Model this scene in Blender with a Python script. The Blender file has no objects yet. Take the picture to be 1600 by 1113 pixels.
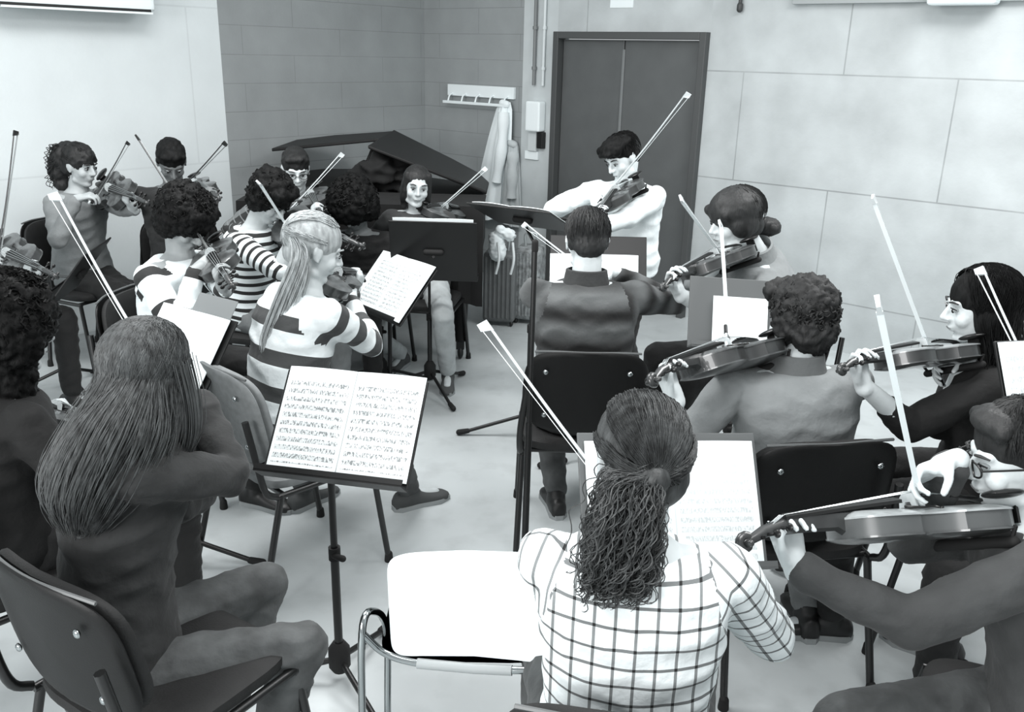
import bpy, bmesh, math, random
import numpy as np
from mathutils import Vector as V, Matrix as M, noise
random.seed(7); RNG = np.random.default_rng(5)
S = bpy.context.scene; COL = S.collection
R = math.radians
# ------------------------------------------------------------------ camera
FPX, CAMZ, PITCH, ROLL = 1385.0, 1.85, 18.8, 1.4
cd = bpy.data.cameras.new('camera'); cam = bpy.data.objects.new('camera', cd); COL.objects.link(cam)
cd.sensor_width = 36; cd.lens = FPX/1600*36; cd.clip_start = .05
CR = M.Rotation(R(90-PITCH), 4, 'X') @ M.Rotation(R(ROLL), 4, 'Z')
cam.matrix_world = M.Translation((0, 0, CAMZ)) @ CR
S.camera = cam
CO = V((0, 0, CAMZ)); CR3 = CR.to_3x3()
def ray(px, py): return CR3 @ V(((px-800)/FPX, -(py-556.5)/FPX, -1))
def P(px, py, Y): d = ray(px, py); return CO + d*(Y/d.y)              # world point on a sight line at ground distance Y
def G(px, py, z=0): d = ray(px, py); return CO + d*((z-CAMZ)/d.z)      # ... at height z
def sphere_hit(px, py, c, r, far):
    d = ray(px, py).normalized(); oc = CO-c; b = oc.dot(d); q = b*b-(oc.dot(oc)-r*r)
    t = -b if q < 0 else -b+(math.sqrt(q) if far else -math.sqrt(q))
    p = CO+d*t; return c+(p-c).normalized()*r
def proj(p):
    q = CR3.transposed() @ (p-CO); return (800+FPX*q.x/-q.z, 556.5-FPX*q.y/-q.z)
def ang(a): return V((math.cos(R(a)), math.sin(R(a)), 0))
# ------------------------------------------------------------------ objects
def tag(o, label=None, cat=None, group=None, kind=None):
    if label: o['label'] = label
    if cat: o['category'] = cat
    if group: o['group'] = group
    if kind: o['kind'] = kind
    return o
def empty(name, loc=(0, 0, 0), mw=None):
    o = bpy.data.objects.new(name, None); o.empty_display_size = .1; COL.objects.link(o)
    o.matrix_world = mw if mw is not None else M.Translation(loc)
    return o
def clone(src, mw, label=None, group=None):
    r = src.copy(); COL.objects.link(r); r.matrix_world = mw
    if label: r['label'] = label
    if group: r['group'] = group
    for ch in list(src.children):
        c = ch.copy(); COL.objects.link(c); c.parent = r
        for g in list(ch.children):
            d = g.copy(); COL.objects.link(d); d.parent = c
    return r
# ------------------------------------------------------------------ materials
def lin(v):
    v /= 255.0; return v/12.92 if v <= .04045 else ((v+.055)/1.055)**2.4
def gc(v): return (lin(v*.965), lin(v*.995), lin(min(255, v*1.0)), 1)
MATS = {}
def mat(name, v, rough=.6, var=0, scale=20, bump=0, bscale=None, metal=0, stretch=None, spec=.5, sheen=0, coat=0, v2=None):
    if name in MATS: return MATS[name]
    m = bpy.data.materials.new(name); m.use_nodes = True; nt = m.node_tree; b = nt.nodes['Principled BSDF']
    b.inputs['Base Color'].default_value = gc(v); b.inputs['Roughness'].default_value = rough
    b.inputs['Metallic'].default_value = metal; b.inputs['Specular IOR Level'].default_value = spec
    b.inputs['Sheen Weight'].default_value = sheen; b.inputs['Coat Weight'].default_value = coat
    if var or bump:
        tc = nt.nodes.new('ShaderNodeTexCoord'); mp = nt.nodes.new('ShaderNodeMapping')
        nt.links.new(tc.outputs['Object'], mp.inputs[0])
        if stretch: mp.inputs['Scale'].default_value = stretch
        n = nt.nodes.new('ShaderNodeTexNoise'); n.inputs['Scale'].default_value = scale; n.inputs['Detail'].default_value = 6
        nt.links.new(mp.outputs[0], n.inputs['Vector'])
        if var:
            cr = nt.nodes.new('ShaderNodeValToRGB'); cr.color_ramp.elements[0].position = .3; cr.color_ramp.elements[1].position = .7
            cr.color_ramp.elements[0].color = gc(max(0, v-var)); cr.color_ramp.elements[1].color = gc(min(255, v+var))
            nt.links.new(n.outputs[0], cr.inputs[0]); nt.links.new(cr.outputs[0], b.inputs['Base Color'])
        if bump:
            n2 = nt.nodes.new('ShaderNodeTexNoise'); n2.inputs['Scale'].default_value = bscale or scale; n2.inputs['Detail'].default_value = 5
            nt.links.new(mp.outputs[0], n2.inputs['Vector'])
            bp = nt.nodes.new('ShaderNodeBump'); bp.inputs['Strength'].default_value = bump; bp.inputs['Distance'].default_value = .01
            nt.links.new(n2.outputs[0], bp.inputs['Height']); nt.links.new(bp.outputs[0], b.inputs['Normal'])
    MATS[name] = m; return m
class NT:                                                              # small node-graph helper
    def __init__(s, m): s.m = m; s.nt = m.node_tree; s.b = s.nt.nodes['Principled BSDF']
    def math(s, op, a, b=None, c=None):
        n = s.nt.nodes.new('ShaderNodeMath'); n.operation = op
        for i, x in enumerate((a, b, c)):
            if x is None: continue
            if isinstance(x, (int, float)): n.inputs[i].default_value = x
            else: s.nt.links.new(x, n.inputs[i])
        return n.outputs[0]
    def node(s, t): return s.nt.nodes.new(t)
    def sep(s, out):
        n = s.node('ShaderNodeSeparateXYZ'); s.nt.links.new(out, n.inputs[0]); return n.outputs
    def noise(s, vec, scale, det=4):
        n = s.node('ShaderNodeTexNoise'); n.inputs['Scale'].default_value = scale; n.inputs['Detail'].default_value = det
        s.nt.links.new(vec, n.inputs['Vector']); return n.outputs[0]
    def mix(s, f, a, b):
        n = s.node('ShaderNodeMix'); n.data_type = 'RGBA'
        for k, x in ((0, f), (6, a), (7, b)):
            if isinstance(x, (float, int)): n.inputs[k].default_value = x
            elif isinstance(x, tuple): n.inputs[k].default_value = x
            else: s.nt.links.new(x, n.inputs[k])
        return n.outputs[2]
    def color(s, o): s.nt.links.new(o, s.b.inputs['Base Color'])
def band(t, y, period, duty, ph=0):                                    # 1 where fract((y+ph)/period) < duty
    return t.math('LESS_THAN', t.math('FRACT', t.math('ADD', t.math('DIVIDE', y, period), 50+ph)), duty)
def cloth(name, v, kind=None, **k):
    if name in MATS: return MATS[name]
    m = mat(name, v, rough=.85, var=k.get('var', 6), scale=14, bump=.25, bscale=60, sheen=k.get('sheen', .05)); 
    if kind:
        t = NT(m); a = t.node('ShaderNodeAttribute'); a.attribute_name = 'cu'; x, y, _ = t.sep(a.outputs['Vector'])
        if kind == 'stripe':
            c = t.mix(band(t, y, k['period'], k['duty'], k.get('ph', 0)), gc(v), gc(k['v2']))
        elif kind == 'plaid':
            w = k['period']
            l1 = band(t, x, w, .15)
            l2 = band(t, y, w, .15)
            f = t.math('MINIMUM', t.math('ADD', t.math('MULTIPLY', l1, .74), t.math('MULTIPLY', l2, .8)), 1.0)
            c = t.mix(f, gc(v), gc(k['v2']))
        elif kind == 'bands':
            s1 = t.math('SINE', t.math('MULTIPLY', y, 6.283/k['period'])); f = t.math('MULTIPLY_ADD', s1, .5, .5)
            c = t.mix(f, gc(v), gc(k['v2']))
        t.color(c)
    return m
# ------------------------------------------------------------------ mesh builder
def basis(d, up=V((0, 0, 1))):
    d = d.normalized(); x = up.cross(d)
    if x.length < 1e-4: x = V((1, 0, 0)).cross(d)
    x.normalize(); return x, d.cross(x)
class MB:
    def __init__(s): s.v = []; s.f = []
    def add(s, v, f):
        o = len(s.v); s.v += [tuple(p) for p in v]; s.f += [tuple(i+o for i in q) for q in f]; return s
    def rings(s, rs, cap=True, closed=True):
        n = len(rs[0]); vs = [p for r in rs for p in r]; fs = []
        for i in range(len(rs)-1):
            for j in range(n if closed else n-1):
                a, b = i*n+j, i*n+(j+1) % n; fs.append((a, b, b+n, a+n))
        if cap: fs.append(tuple(range(n))[::-1]); fs.append(tuple(range((len(rs)-1)*n, len(rs)*n)))
        return s.add(vs, fs)
    def tube(s, pts, r, seg=8, cap=True, rr=None):
        pts = [V(p) for p in pts]; rs = []; n = len(pts); x = None
        for i, p in enumerate(pts):
            d = pts[min(i+1, n-1)]-pts[max(i-1, 0)]
            if d.length < 1e-9: d = V((0, 0, 1))
            d.normalize()
            if x is None: x, y = basis(d)
            x = (x-d*x.dot(d)).normalized(); y = d.cross(x); q = (rr[i] if rr else r)
            rs.append([p+(x*math.cos(6.28319*j/seg)+y*math.sin(6.28319*j/seg))*q for j in range(seg)])
        return s.rings(rs, cap)
    def ell(s, c, rad, rot=None, seg=16, rng=10):
        c = V(c); rs = []
        for i in range(rng+1):
            a = math.pi*i/rng; z = -math.cos(a); w = max(math.sin(a), 1e-3)
            q = []
            for j in range(seg):
                t = 6.28319*j/seg; p = V((w*math.cos(t)*rad[0], w*math.sin(t)*rad[1], z*rad[2]))
                q.append(c+(rot @ p if rot is not None else p))
            rs.append(q)
        return s.rings(rs)
    def cap(s, a, b, r1, r2, seg=14):                                   # round-ended tapered limb
        a = V(a); b = V(b); d = b-a
        if d.length < 1e-6: return s.ell(a, (r1, r1, r1))
        d.normalize(); x, y = basis(d); rs = []
        st = [(a, -math.cos(t)*r1, math.sin(t)*r1) for t in (0.12, .5, .9, 1.25)]+[(a, 0, r1), ((a+b)/2, 0, (r1+r2)/2), (b, 0, r2)]+[(b, math.sin(t)*r2, math.cos(t)*r2) for t in (.35, .75, 1.1, 1.45)]
        for c, o, r in st: rs.append([c+d*o+(x*math.cos(6.28319*j/seg)+y*math.sin(6.28319*j/seg))*max(r, 1e-4) for j in range(seg)])
        return s.rings(rs)
    def box(s, c, sz, rot=None):
        c = V(c); vs = []
        for x in (-.5, .5):
            for y in (-.5, .5):
                for z in (-.5, .5):
                    p = V((x*sz[0], y*sz[1], z*sz[2])); vs.append(c+(rot @ p if rot is not None else p))
        return s.add(vs, [(0, 1, 3, 2), (4, 6, 7, 5), (0, 4, 5, 1), (2, 3, 7, 6), (0, 2, 6, 4), (1, 5, 7, 3)])
    def data(s, name, mats, smooth=True, origin=None):
        me = bpy.data.meshes.new(name); o = origin or V((0, 0, 0))
        me.from_pydata([(p[0]-o[0], p[1]-o[1], p[2]-o[2]) for p in s.v], [], s.f)
        bm = bmesh.new(); bm.from_mesh(me); bmesh.ops.recalc_face_normals(bm, faces=bm.faces); bm.to_mesh(me); bm.free()
        for m in (mats if isinstance(mats, list) else [mats]): me.materials.append(m)
        if smooth: me.shade_smooth(); me.set_sharp_from_angle(angle=R(48))
        return me
    def build(s, name, m, parent=None, smooth=True, origin=None, bevel=0):
        o = bpy.data.objects.new(name, s.data(name, m, smooth, origin)); COL.objects.link(o)
        if parent: o.parent = parent
        elif origin: o.location = origin
        if bevel:
            b = o.modifiers.new('bevel', 'BEVEL'); b.width = bevel; b.segments = 2; b.limit_method = 'ANGLE'
            if smooth: me = o.data; 
        return o
    def voxel(s, name, m, parent, origin, vox=.008, sm=4, disp=None, post=None):
        me = s.data('tmp', m, False, origin); t = bpy.data.objects.new('tmp', me); COL.objects.link(t)
        r = t.modifiers.new('r', 'REMESH'); r.mode = 'VOXEL'; r.voxel_size = vox; r.use_smooth_shade = True
        k = t.modifiers.new('s', 'SMOOTH'); k.factor = .5; k.iterations = sm
        dg = bpy.context.evaluated_depsgraph_get(); dg.update()
        nm = bpy.data.meshes.new_from_object(t.evaluated_get(dg)); nm.name = name
        bpy.data.objects.remove(t); bpy.data.meshes.remove(me)
        n = len(nm.vertices); co = np.empty(n*3); nm.vertices.foreach_get('co', co); co = co.reshape(-1, 3)
        if disp:
            no = np.empty(n*3, dtype=np.float32); nm.vertices.foreach_get('normal', no); no = no.reshape(-1, 3)
            amp, fr, kind = disp
            d = np.array([fab(V(c)*fr, kind) for c in co])*amp
            co = co+no*d[:, None]; nm.vertices.foreach_set('co', co.reshape(-1)); nm.update()
        if post: post(nm, co+np.array(origin)[None, :])
        nm.materials.clear()
        for q in (m if isinstance(m, list) else [m]): nm.materials.append(q)
        nm.shade_smooth()
        o = bpy.data.objects.new(name, nm); COL.objects.link(o); o.parent = parent
        return o
def fab(p, kind):
    if kind == 'fold': q = V((p.x, p.y, p.z*1.6)); a = noise.noise(q); return (1-abs(a)*3.2)*.6+noise.noise(q*2.3)*.4
    if kind == 'curl': return noise.noise(p)+.6*(1-2*abs(noise.noise(p*2.1)))
    return noise.noise(p)
def rbox(c, sz, bev, rot=None):
    bm = bmesh.new(); bmesh.ops.create_cube(bm, size=1); bmesh.ops.scale(bm, vec=sz, verts=bm.verts)
    bmesh.ops.bevel(bm, geom=bm.edges[:], offset=bev, segments=3, profile=.6, affect='EDGES')
    vs = [(V(c)+(rot @ v.co if rot is not None else v.co)) for v in bm.verts]; fs = [[v.index for v in f.verts] for f in bm.faces]; bm.free()
    return vs, fs
def path(pts, n=24):                                                    # Catmull-Rom resample
    pts = [V(p) for p in pts]; q = [pts[0]*2-pts[1]]+pts+[pts[-1]*2-pts[-2]]; out = []
    m = len(pts)-1
    for i in range(n+1):
        t = i/n*m; k = min(int(t), m-1); u = t-k; a, b, c, d = q[k:k+4]
        out.append(.5*((2*b)+(c-a)*u+(2*a-5*b+4*c-d)*u*u+(3*b-a-3*c+d)*u**3))
    return out
def frame(o, x, z):                                                     # matrix with +X along x, +Z near z
    x = x.normalized(); z = (z-x*z.dot(x)).normalized(); y = z.cross(x)
    return M(((x.x, y.x, z.x, o.x), (x.y, y.y, z.y, o.y), (x.z, y.z, z.z, o.z), (0, 0, 0, 1)))
# ================================================================== room
WY = 39.5; LD = V((math.sin(R(WY)), math.cos(R(WY)), 0)); RD = V((math.cos(R(WY)), -math.sin(R(WY)), 0))
CORN = V((-.83, 8.2, 0)); WALLH = 3.3
def wallL(px, py, off=0):                                               # point where a sight line meets the left wall
    n = V((LD.y, -LD.x, 0)); d = ray(px, py); c = CORN+n*off; return CO+d*((c-CO).dot(n)/d.dot(n))
def wallR(px, py, off=0):
    n = V((RD.y, -RD.x, 0)); d = ray(px, py); c = CORN+n*off; return CO+d*((c-CO).dot(n)/d.dot(n))
NL = V((LD.y, -LD.x, 0)); NR = V((RD.y, -RD.x, 0))                     # normals pointing into the room
def wall_mat(name, v, var, brick=None, line=0):
    m = mat(name, v, rough=.8, var=var, scale=3, bump=.12, bscale=45); t = NT(m)
    tc = t.node('ShaderNodeTexCoord'); x, y, z = t.sep(tc.outputs['Object'])
    base = t.b.inputs['Base Color'].links[0].from_socket
    if brick:
        bw, bh, lw, dark = brick[:4]; zo = brick[4] if len(brick) > 4 else 0
        row = t.math('FLOOR', t.math('DIVIDE', t.math('SUBTRACT', z, zo), bh)); sh = t.math('MULTIPLY', t.math('MODULO', row, 2), .5)
        fx = t.math('FRACT', t.math('ADD', t.math('DIVIDE', x, bw), t.math('ADD', sh, 20.3))); fz = t.math('FRACT', t.math('DIVIDE', t.math('SUBTRACT', z, zo), bh))
        ln = t.math('MAXIMUM', t.math('LESS_THAN', fx, lw/bw), t.math('LESS_THAN', fz, lw/bh))
        nz = t.noise(tc.outputs['Object'], 2.5); ln = t.math('MULTIPLY', ln, t.math('MULTIPLY', nz, dark))
        base = t.mix(ln, base, gc(v*.45))
    t.color(base)
    return m
def wall_seg(name, a, b, z0, z1, m, th=.15, n=None):
    a = V(a); b = V(b); d = (b-a); L = d.length; d.normalize(); n = n or V((d.y, -d.x, 0))
    o = empty_mesh_box(name, L, th, z1-z0, m)
    o.matrix_world = M(((d.x, -n.x, 0, a.x-n.x*0), (d.y, -n.y, 0, a.y-n.y*0), (0, 0, 1, z0), (0, 0, 0, 1)))
    return tag(o, kind='structure')
def empty_mesh_box(name, L, th, h, m):
    mb = MB(); mb.box((L/2, th/2, h/2), (L, th, h)); return mb.build(name, m, smooth=False)
m_white = wall_mat('white_wall_paint', 226, 4, (1.6, 1.05, .012, .2))
m_grey = wall_mat('grey_wall_paint', 152, 6, (.9, .2, .006, .5))
m_conc = wall_mat('pale_concrete_panels', 188, 12, (1.35, .72, .009, .75, .33))
# left wall: white stretch then grey stretch to the corner
gl = wallL(362, 300); gl.z = 0
t0 = (gl-CORN).length
wall_seg('wall_left', CORN-LD*9, gl, 0, WALLH, m_white, n=NL)
wall_seg('wall_left_grey', gl, CORN, 0, WALLH, m_grey, n=NL)
gr = wallR(812, 300); gr.z = 0
dl, dr = wallR(866, 200), wallR(1097, 200); dl.z = dr.z = 0
dtop = wallR(980, 50).z
wall_seg('wall_right_grey', CORN, gr, 0, WALLH, m_grey, n=NR)
wall_seg('wall_right_pilaster', gr, dl, 0, WALLH, mat('pilaster_paint', 200, .8, var=6, scale=5, bump=.1, bscale=40), n=NR)
wall_seg('wall_right_above_door', dl, dr, dtop, WALLH, m_conc, n=NR)
wall_seg('wall_right', dr, CORN+RD*10.5, 0, WALLH, m_conc, n=NR)
# floor
mf = mat('polished_concrete_floor', 190, .38, var=13, scale=1.3, bump=.05, bscale=30, spec=.4)
t = NT(mf); tc = t.node('ShaderNodeTexCoord'); base = t.b.inputs['Base Color'].links[0].from_socket
n1 = t.noise(tc.outputs['Object'], 6.5, 9); n2 = t.noise(tc.outputs['Object'], 30, 6)
t.color(t.mix(t.math('MULTIPLY', t.math('MAXIMUM', t.math('SUBTRACT', n1, .5), 0), 1.6), base, gc(150)))
t.nt.links.new(t.math('MULTIPLY_ADD', n1, .35, .22), t.b.inputs['Roughness'])
fb = MB(); fb.box((0, 4, -.05), (18, 16, .1)); tag(fb.build('floor', mf, smooth=False), kind='structure')
# door
m_door = mat('grey_door_paint', 88, .45, var=3, scale=8, bump=.03); m_doorf = mat('grey_door_frame', 74, .5)
def LRw(u, off, z): return CORN+RD*u+NR*off+V((0, 0, z))
u0, u1 = (dl-CORN).length, (dr-CORN).length
RW3 = M(((RD.x, -NR.x, 0), (RD.y, -NR.y, 0), (0, 0, 1)))
LW3 = M(((LD.x, -NL.x, 0), (LD.y, -NL.y, 0), (0, 0, 1)))
dp = empty('door_1', LRw(u0, 0, 0)); tag(dp, kind='structure')
def wpart(name, m, parent, boxes, W3=RW3, bev=.004, smooth=False):
    mb = MB(); org = V(parent.location) if parent else None
    for c, sz in boxes: mb.box(V(c), sz, W3)
    return mb.build(name, m, parent, smooth=smooth, origin=org, bevel=bev)
jw = .05
fr = wpart('door_frame', m_doorf, dp, [(LRw(u0+jw/2, .01, dtop/2), (jw, .1, dtop)), (LRw(u1-jw/2, .01, dtop/2), (jw, .1, dtop)), (LRw((u0+u1)/2, .01, dtop-jw/2), (u1-u0-2*jw, .1, jw))])
um = u0+(u1-u0)*.47
for k, (a, b) in enumerate(((u0+jw+.005, um-.006), (um+.006, u1-jw-.005))):
    lf = wpart('door_leaf', m_door, dp, [(LRw((a+b)/2, -.03, (dtop-jw-.01)/2+.008), (b-a, .045, dtop-jw-.015))])
    hx = a if k == 0 else b
    for z in (.25, 1.15, 1.85):
        wpart('hinge', mat('hinge_steel', 150, .35, metal=.8), lf, [(LRw(hx, .002, z), (.03, .03, .1))])
    if k == 1: wpart('push_bar', mat('dark_bar', 40, .4), lf, [(LRw((a+b)/2, .04, 1.02), (.5, .05, .06))])
wpart('astragal', mat('door_astragal', 118, .5), dp, [(LRw(um, -.003, dtop/2-.05), (.022, .012, dtop-.14))])
# trim above right wall, pipe, pale boxes
q0 = wallR(1160, 6); q1 = wallR(1700, 16)
tl = wpart('trim_1', mat('upper_ledge', 165, .7), None, [(LRw(((q0-CORN).length+7.6)/2, .02, 2.32), (7.6-math.hypot(*(q0-CORN).xy), .06, .26))]); tag(tl, kind='structure')
wpart_b = lambda px0, px1, py1, name, v, lab, cat, off=.06, h=.25, d=.1, wr=wallR, org=None: None
def wall_thing(name, px0, px1, py0, py1, m, label, cat, d=.1, off=0, right=True):
    w = wallR if right else wallL; n = NR if right else NL; W3 = RW3 if right else LW3
    a, b = w(px0, (py0+py1)/2, off), w(px1, (py0+py1)/2, off); zt, zb = w((px0+px1)/2, py0, off).z, w((px0+px1)/2, py1, off).z
    c = (a+b)/2; c.z = (zt+zb)/2; c += n*(d/2); W = (b.xy-a.xy).length
    return c, W, zt-zb, W3, n
def simple_wall(name, px0, px1, py0, py1, m, label, cat, d=.1, off=0, right=True):
    c, W, Hh, W3, n = wall_thing(name, px0, px1, py0, py1, m, label, cat, d, off, right)
    mb = MB(); mb.add(*rbox(c, (W, d, Hh), min(d, W, Hh)*.2, W3)); o = mb.build(name, m, origin=c, smooth=False)
    return tag(o, label, cat)
simple_wall('notice_sheet', 955, 991, -40, 12, mat('notice_paper', 245, .7), 'small white notice fixed to the wall above the double door', 'sign', d=.004)
simple_wall('wall_light_box', 1460, 1568, -45, 9, mat('white_plastic', 245, .4), 'white rectangular box high on the wall near the right corner of the picture', 'light fixture', d=.12, off=.06)
c = wallR(1160, 5); mb = MB(); mb.tube([LRw((c-CORN).xy.length, .03, 2.16), LRw((c-CORN).xy.length, .03, 3.2)], .012, 10)
mb.cap(LRw((c-CORN).xy.length, .03, 2.165), LRw((c-CORN).xy.length, .03, 2.19), .02, .02)
tag(mb.build('pipe_stub', mat('dark_pipe', 60, .5), origin=V(c)), 'short thin dark pipe coming down the wall right of the double door', 'pipe')
# conduits and switch boxes on the pilaster
for i, (px, rr, v) in enumerate(((836, .014, 120), (850, .012, 215))):
    p = wallR(px, 150); mb = MB(); u = (p-CORN).xy.length; mb.tube([LRw(u, .022, 1.62), LRw(u, .022, 2.3), LRw(u, .022, 3.28)], rr, 10)
    for z in (1.75, 2.05, 2.6): mb.tube([LRw(u, .022, z-.012), LRw(u, .022, z+.012)], rr*1.5, 10)
    tag(mb.build('conduit', mat('conduit_%d' % v, v, .4), origin=LRw(u, .022, 1.62)), ['dark grey conduit pipe running up the pilaster, the one farther from the door', 'pale conduit pipe running up beside the door frame'][i], 'pipe')
m_wp = mat('white_plastic', 245, .4)
sb = simple_wall('electrical_box', 831, 853, 158, 205, m_wp, 'white electrical box at the foot of the conduit pipes', 'box', d=.09)
simple_wall('thermostat', 829, 842, 204, 236, mat('grey_plastic', 205, .5), 'narrow pale grey box under the white electrical box', 'box', d=.04)
simple_wall('fire_alarm', 844, 853, 206, 232, mat('black_plastic', 22, .4), 'small black device on the pilaster next to the narrow pale box', 'device', d=.05)
simple_wall('light_switch', 822, 842, 236, 249, m_wp, 'small white switch plate lowest on the pilaster', 'switch', d=.02)
# air conditioner on the left wall
c, W, Hh, W3, n = wall_thing('', -40, 212, -75, 12, None, '', '', .22, 0, False)
ac = empty('air_conditioner', c); tag(ac, 'long white air conditioner high on the white left wall', 'air conditioner')
mb = MB(); mb.add(*rbox(V((0, 0, 0)), (W, .22, Hh), .03, LW3)); mb.build('casing', m_wp, ac, smooth=False)
mb = MB(); mb.box(n*.035+V((0, 0, -Hh/2-.0)), (W*.93, .14, .03), LW3); mb.build('air_slot', mat('black_plastic', 22, .4), ac, smooth=False)
mb = MB(); mb.box(n*.1+V((0, 0, -Hh/2-.012)), (W*.93, .05, .012), LW3); mb.build('louver', m_wp, ac, smooth=False)
# coat rail
c, W, Hh, W3, n = wall_thing('', 703, 806, 134, 152, None, '', '', .03)
rk = empty('coat_rack', c); tag(rk, 'white wall coat rack board on the grey wall left of the pilaster', 'coat rack')
RKC, RKW = c.copy(), W
mb = MB(); mb.box((0, 0, 0), (W, .03, Hh), RW3); mb.build('board', m_wp, rk, smooth=False, bevel=.003)
mb = MB(); mb.box(NR*.07+V((0, 0, -Hh*.5-.05)), (W*.98, .03, .022), RW3); mb.build('rail', m_wp, rk, smooth=False, bevel=.003)
for k in range(5):
    mb = MB(); q = RD*(-W*.42+k*W*.21); mb.tube(path([q+NR*.01+V((0, 0, -Hh*.3)), q+NR*.05+V((0, 0, -Hh*.45)), q+NR*.07+V((0, 0, -Hh*.5-.04))], 6), .007, 6); mb.build('bracket', m_wp, rk)
# hanging coats
def coat(cx, top, bottom, w0, w1, d, m, label, dx, seed):
    mb = MB(); org = V((cx.x, cx.y, bottom)); rs = []; n = 16
    for k in range(n+1):
        t = k/n; z = top+(bottom-top)*t; sh = dx*t; ww = (w0+(w1-w0)*min(1, t*1.25)**.8)*(1 if t > .05 else .7); dd = d*(.5+.5*min(1, t*3)); ring = []
        for j in range(56):
            a = 6.28319*j/56; f_ = (.014+.018*t)*math.sin(a*9+seed+t*.8)+.008*math.sin(a*4+seed*2)
            ring.append(cx+RD*(sh+(ww+f_)*math.cos(a))+NR*(dd*math.sin(a)*(1+f_*6)+d*1.0)+V((0, 0, z-cx.z+.012*math.sin(a*2+seed)*t)))
        rs.append(ring)
    mb.rings(rs); o = empty('hanging_coat', org); tag(o, label, 'coat'); mb.build('cloth', m, o, origin=org)
    s = MB(); pts = path([cx+RD*(dx*.12+w0*.7)+NR*d*1.6+V((0, 0, top-.08-cx.z)), cx+RD*(dx*.35+w1*.55)+NR*d*2.1+V((0, 0, top-(top-bottom)*.35-cx.z)), cx+RD*(dx*.6+w1*.5)+NR*d*2.2+V((0, 0, top-(top-bottom)*.66-cx.z))], 14)
    s.tube(pts, 0, 16, rr=[.045+.012*math.sin(i*.9)*.5 for i in range(15)]); s.build('sleeve', m, o, origin=org)
    s = MB(); s.cap(cx+RD*(-w0*.4)+NR*d*1.2+V((0, 0, top-cx.z-.01)), cx+RD*(w0*.5)+NR*d*1.2+V((0, 0, top-cx.z-.02)), .03, .03); s.build('collar', m, o, origin=org)
    return o
p = wallR(797, 165)
coat(p, p.z+.03, wallR(775, 340).z, .05, .15, .06, mat('white_coat_cloth', 236, .85, var=6, scale=6), 'long white coat hanging from the right end of the coat rack', -.16, 1)
p = wallR(806, 225)
coat(p, p.z+.02, wallR(806, 350).z, .05, .085, .045, mat('pale_grey_coat_cloth', 190, .85, var=10, scale=6), 'pale grey jacket hanging just right of the long white coat', .0, 3)
# ================================================================== grand piano under the grey wall
mp_ = mat('piano_black', 12, .5, spec=.3); m_cov = mat('black_cover_cloth', 14, .9, var=5, scale=10)
po = V((-.93, 5.42, 0)); pn = empty('grand_piano', po); tag(pn, 'black grand piano with raised lid and cover behind the smiling violinist', 'piano')
def pp(x, y, z): return V((x, y, z))
outl = [(-.72, .05), (.72, .05), (.72, .75), (.66, 1.0), (.45, 1.2), (.2, 1.38), (-.05, 1.6), (-.35, 1.72), (-.6, 1.68), (-.72, 1.5)]
mb = MB(); mb.rings([[V((x, y, z)) for x, y in outl] for z in (.62, .96)]); mb.build('case', mp_, pn, smooth=False, bevel=.01)
mb = MB(); mb.box((0, -.02, .71), (1.42, .24, .06)); mb.build('keybed', mp_, pn, smooth=False, bevel=.01)
mb = MB(); mb.box((0, -.06, .748), (1.22, .15, .016)); mb.build('keyboard', mat('ivory_keys', 225, .3), pn, smooth=False)
mb = MB(); lo = [(-.02, .35), (.74, .35), (.74, .8), (.66, 1.05), (.45, 1.25), (.2, 1.42), (-.02, 1.58)]; mb.rings([[V((x, y, .985+z+(.74-x)*.36)) for x, y in lo] for z in (0, .022)]); mb.build('lid', mp_, pn, smooth=False, bevel=.006)
mb = MB(); mb.rings([[V((x, y, 1.255+z+(x+.02)*.12)) for x, y in ((-.02, .9), (-.02, 1.5), (-.5, 1.7), (-.78, 1.6), (-.8, .95))] for z in (0, .022)]); mb.build('lid_flap', mp_, pn, smooth=False, bevel=.006)
mb = MB(); mb.tube([(-.2, 1.0, .96), (-.08, 1.1, 1.25)], .012, 8); mb.build('lid_prop', mp_, pn)
mb = MB(); rs = []
for k in range(41):
    u = -.74+1.48*k/40; w = .012*math.sin(k*1.7)
    rs.append([V((u, -.17+w*(1.5), .40+.02*math.sin(k*.6))), V((u, -.165+w, .7)), V((u, -.13, .985)), V((u, .3, .992)), V((u, .3, .984)), V((u, -.118, .974)), V((u, -.150+w, .7)), V((u, -.155+w*1.5, .40+.02*math.sin(k*.6)))])
mb.rings(rs); mb.build('cover_cloth', m_cov, pn)
for x, y in ((-.62, .14), (.6, -.06), (-.25, 1.4)):
    mb = MB(); mb.tube([(x, y, .62), (x, y, .3), (x, y, .12)], 0, 12, rr=[.06, .045, .035]); lg = mb.build('leg', mp_, pn)
    mb = MB(); mb.ell((x, y, .045), (.02, .045, .045)); mb.box((x, y, .1), (.05, .06, .06)); mb.build('caster', mat('caster_metal', 45, .4, metal=.5), lg)
mb = MB(); mb.box((0, .05, .28), (.24, .06, .22)); mb.box((-.07, .05, .5), (.03, .03, .28)); mb.box((.07, .05, .5), (.03, .03, .28)); mb.build('pedal_lyre', mp_, pn, smooth=False, bevel=.004)
hc = P(598, 285, 5.95); ho = V((hc.x, hc.y, .965)); mb = MB()
for dx, dy, dz, r_ in ((-.1, 0, .08, .12), (.06, .02, .12, .13), (.16, 0, .07, .1), (-.02, -.06, .15, .11), (.02, .08, .05, .14), (-.18, .03, .04, .08)): mb.ell(ho+V((dx, dy, dz)), (r_, r_*.8, r_*.8))
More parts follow.
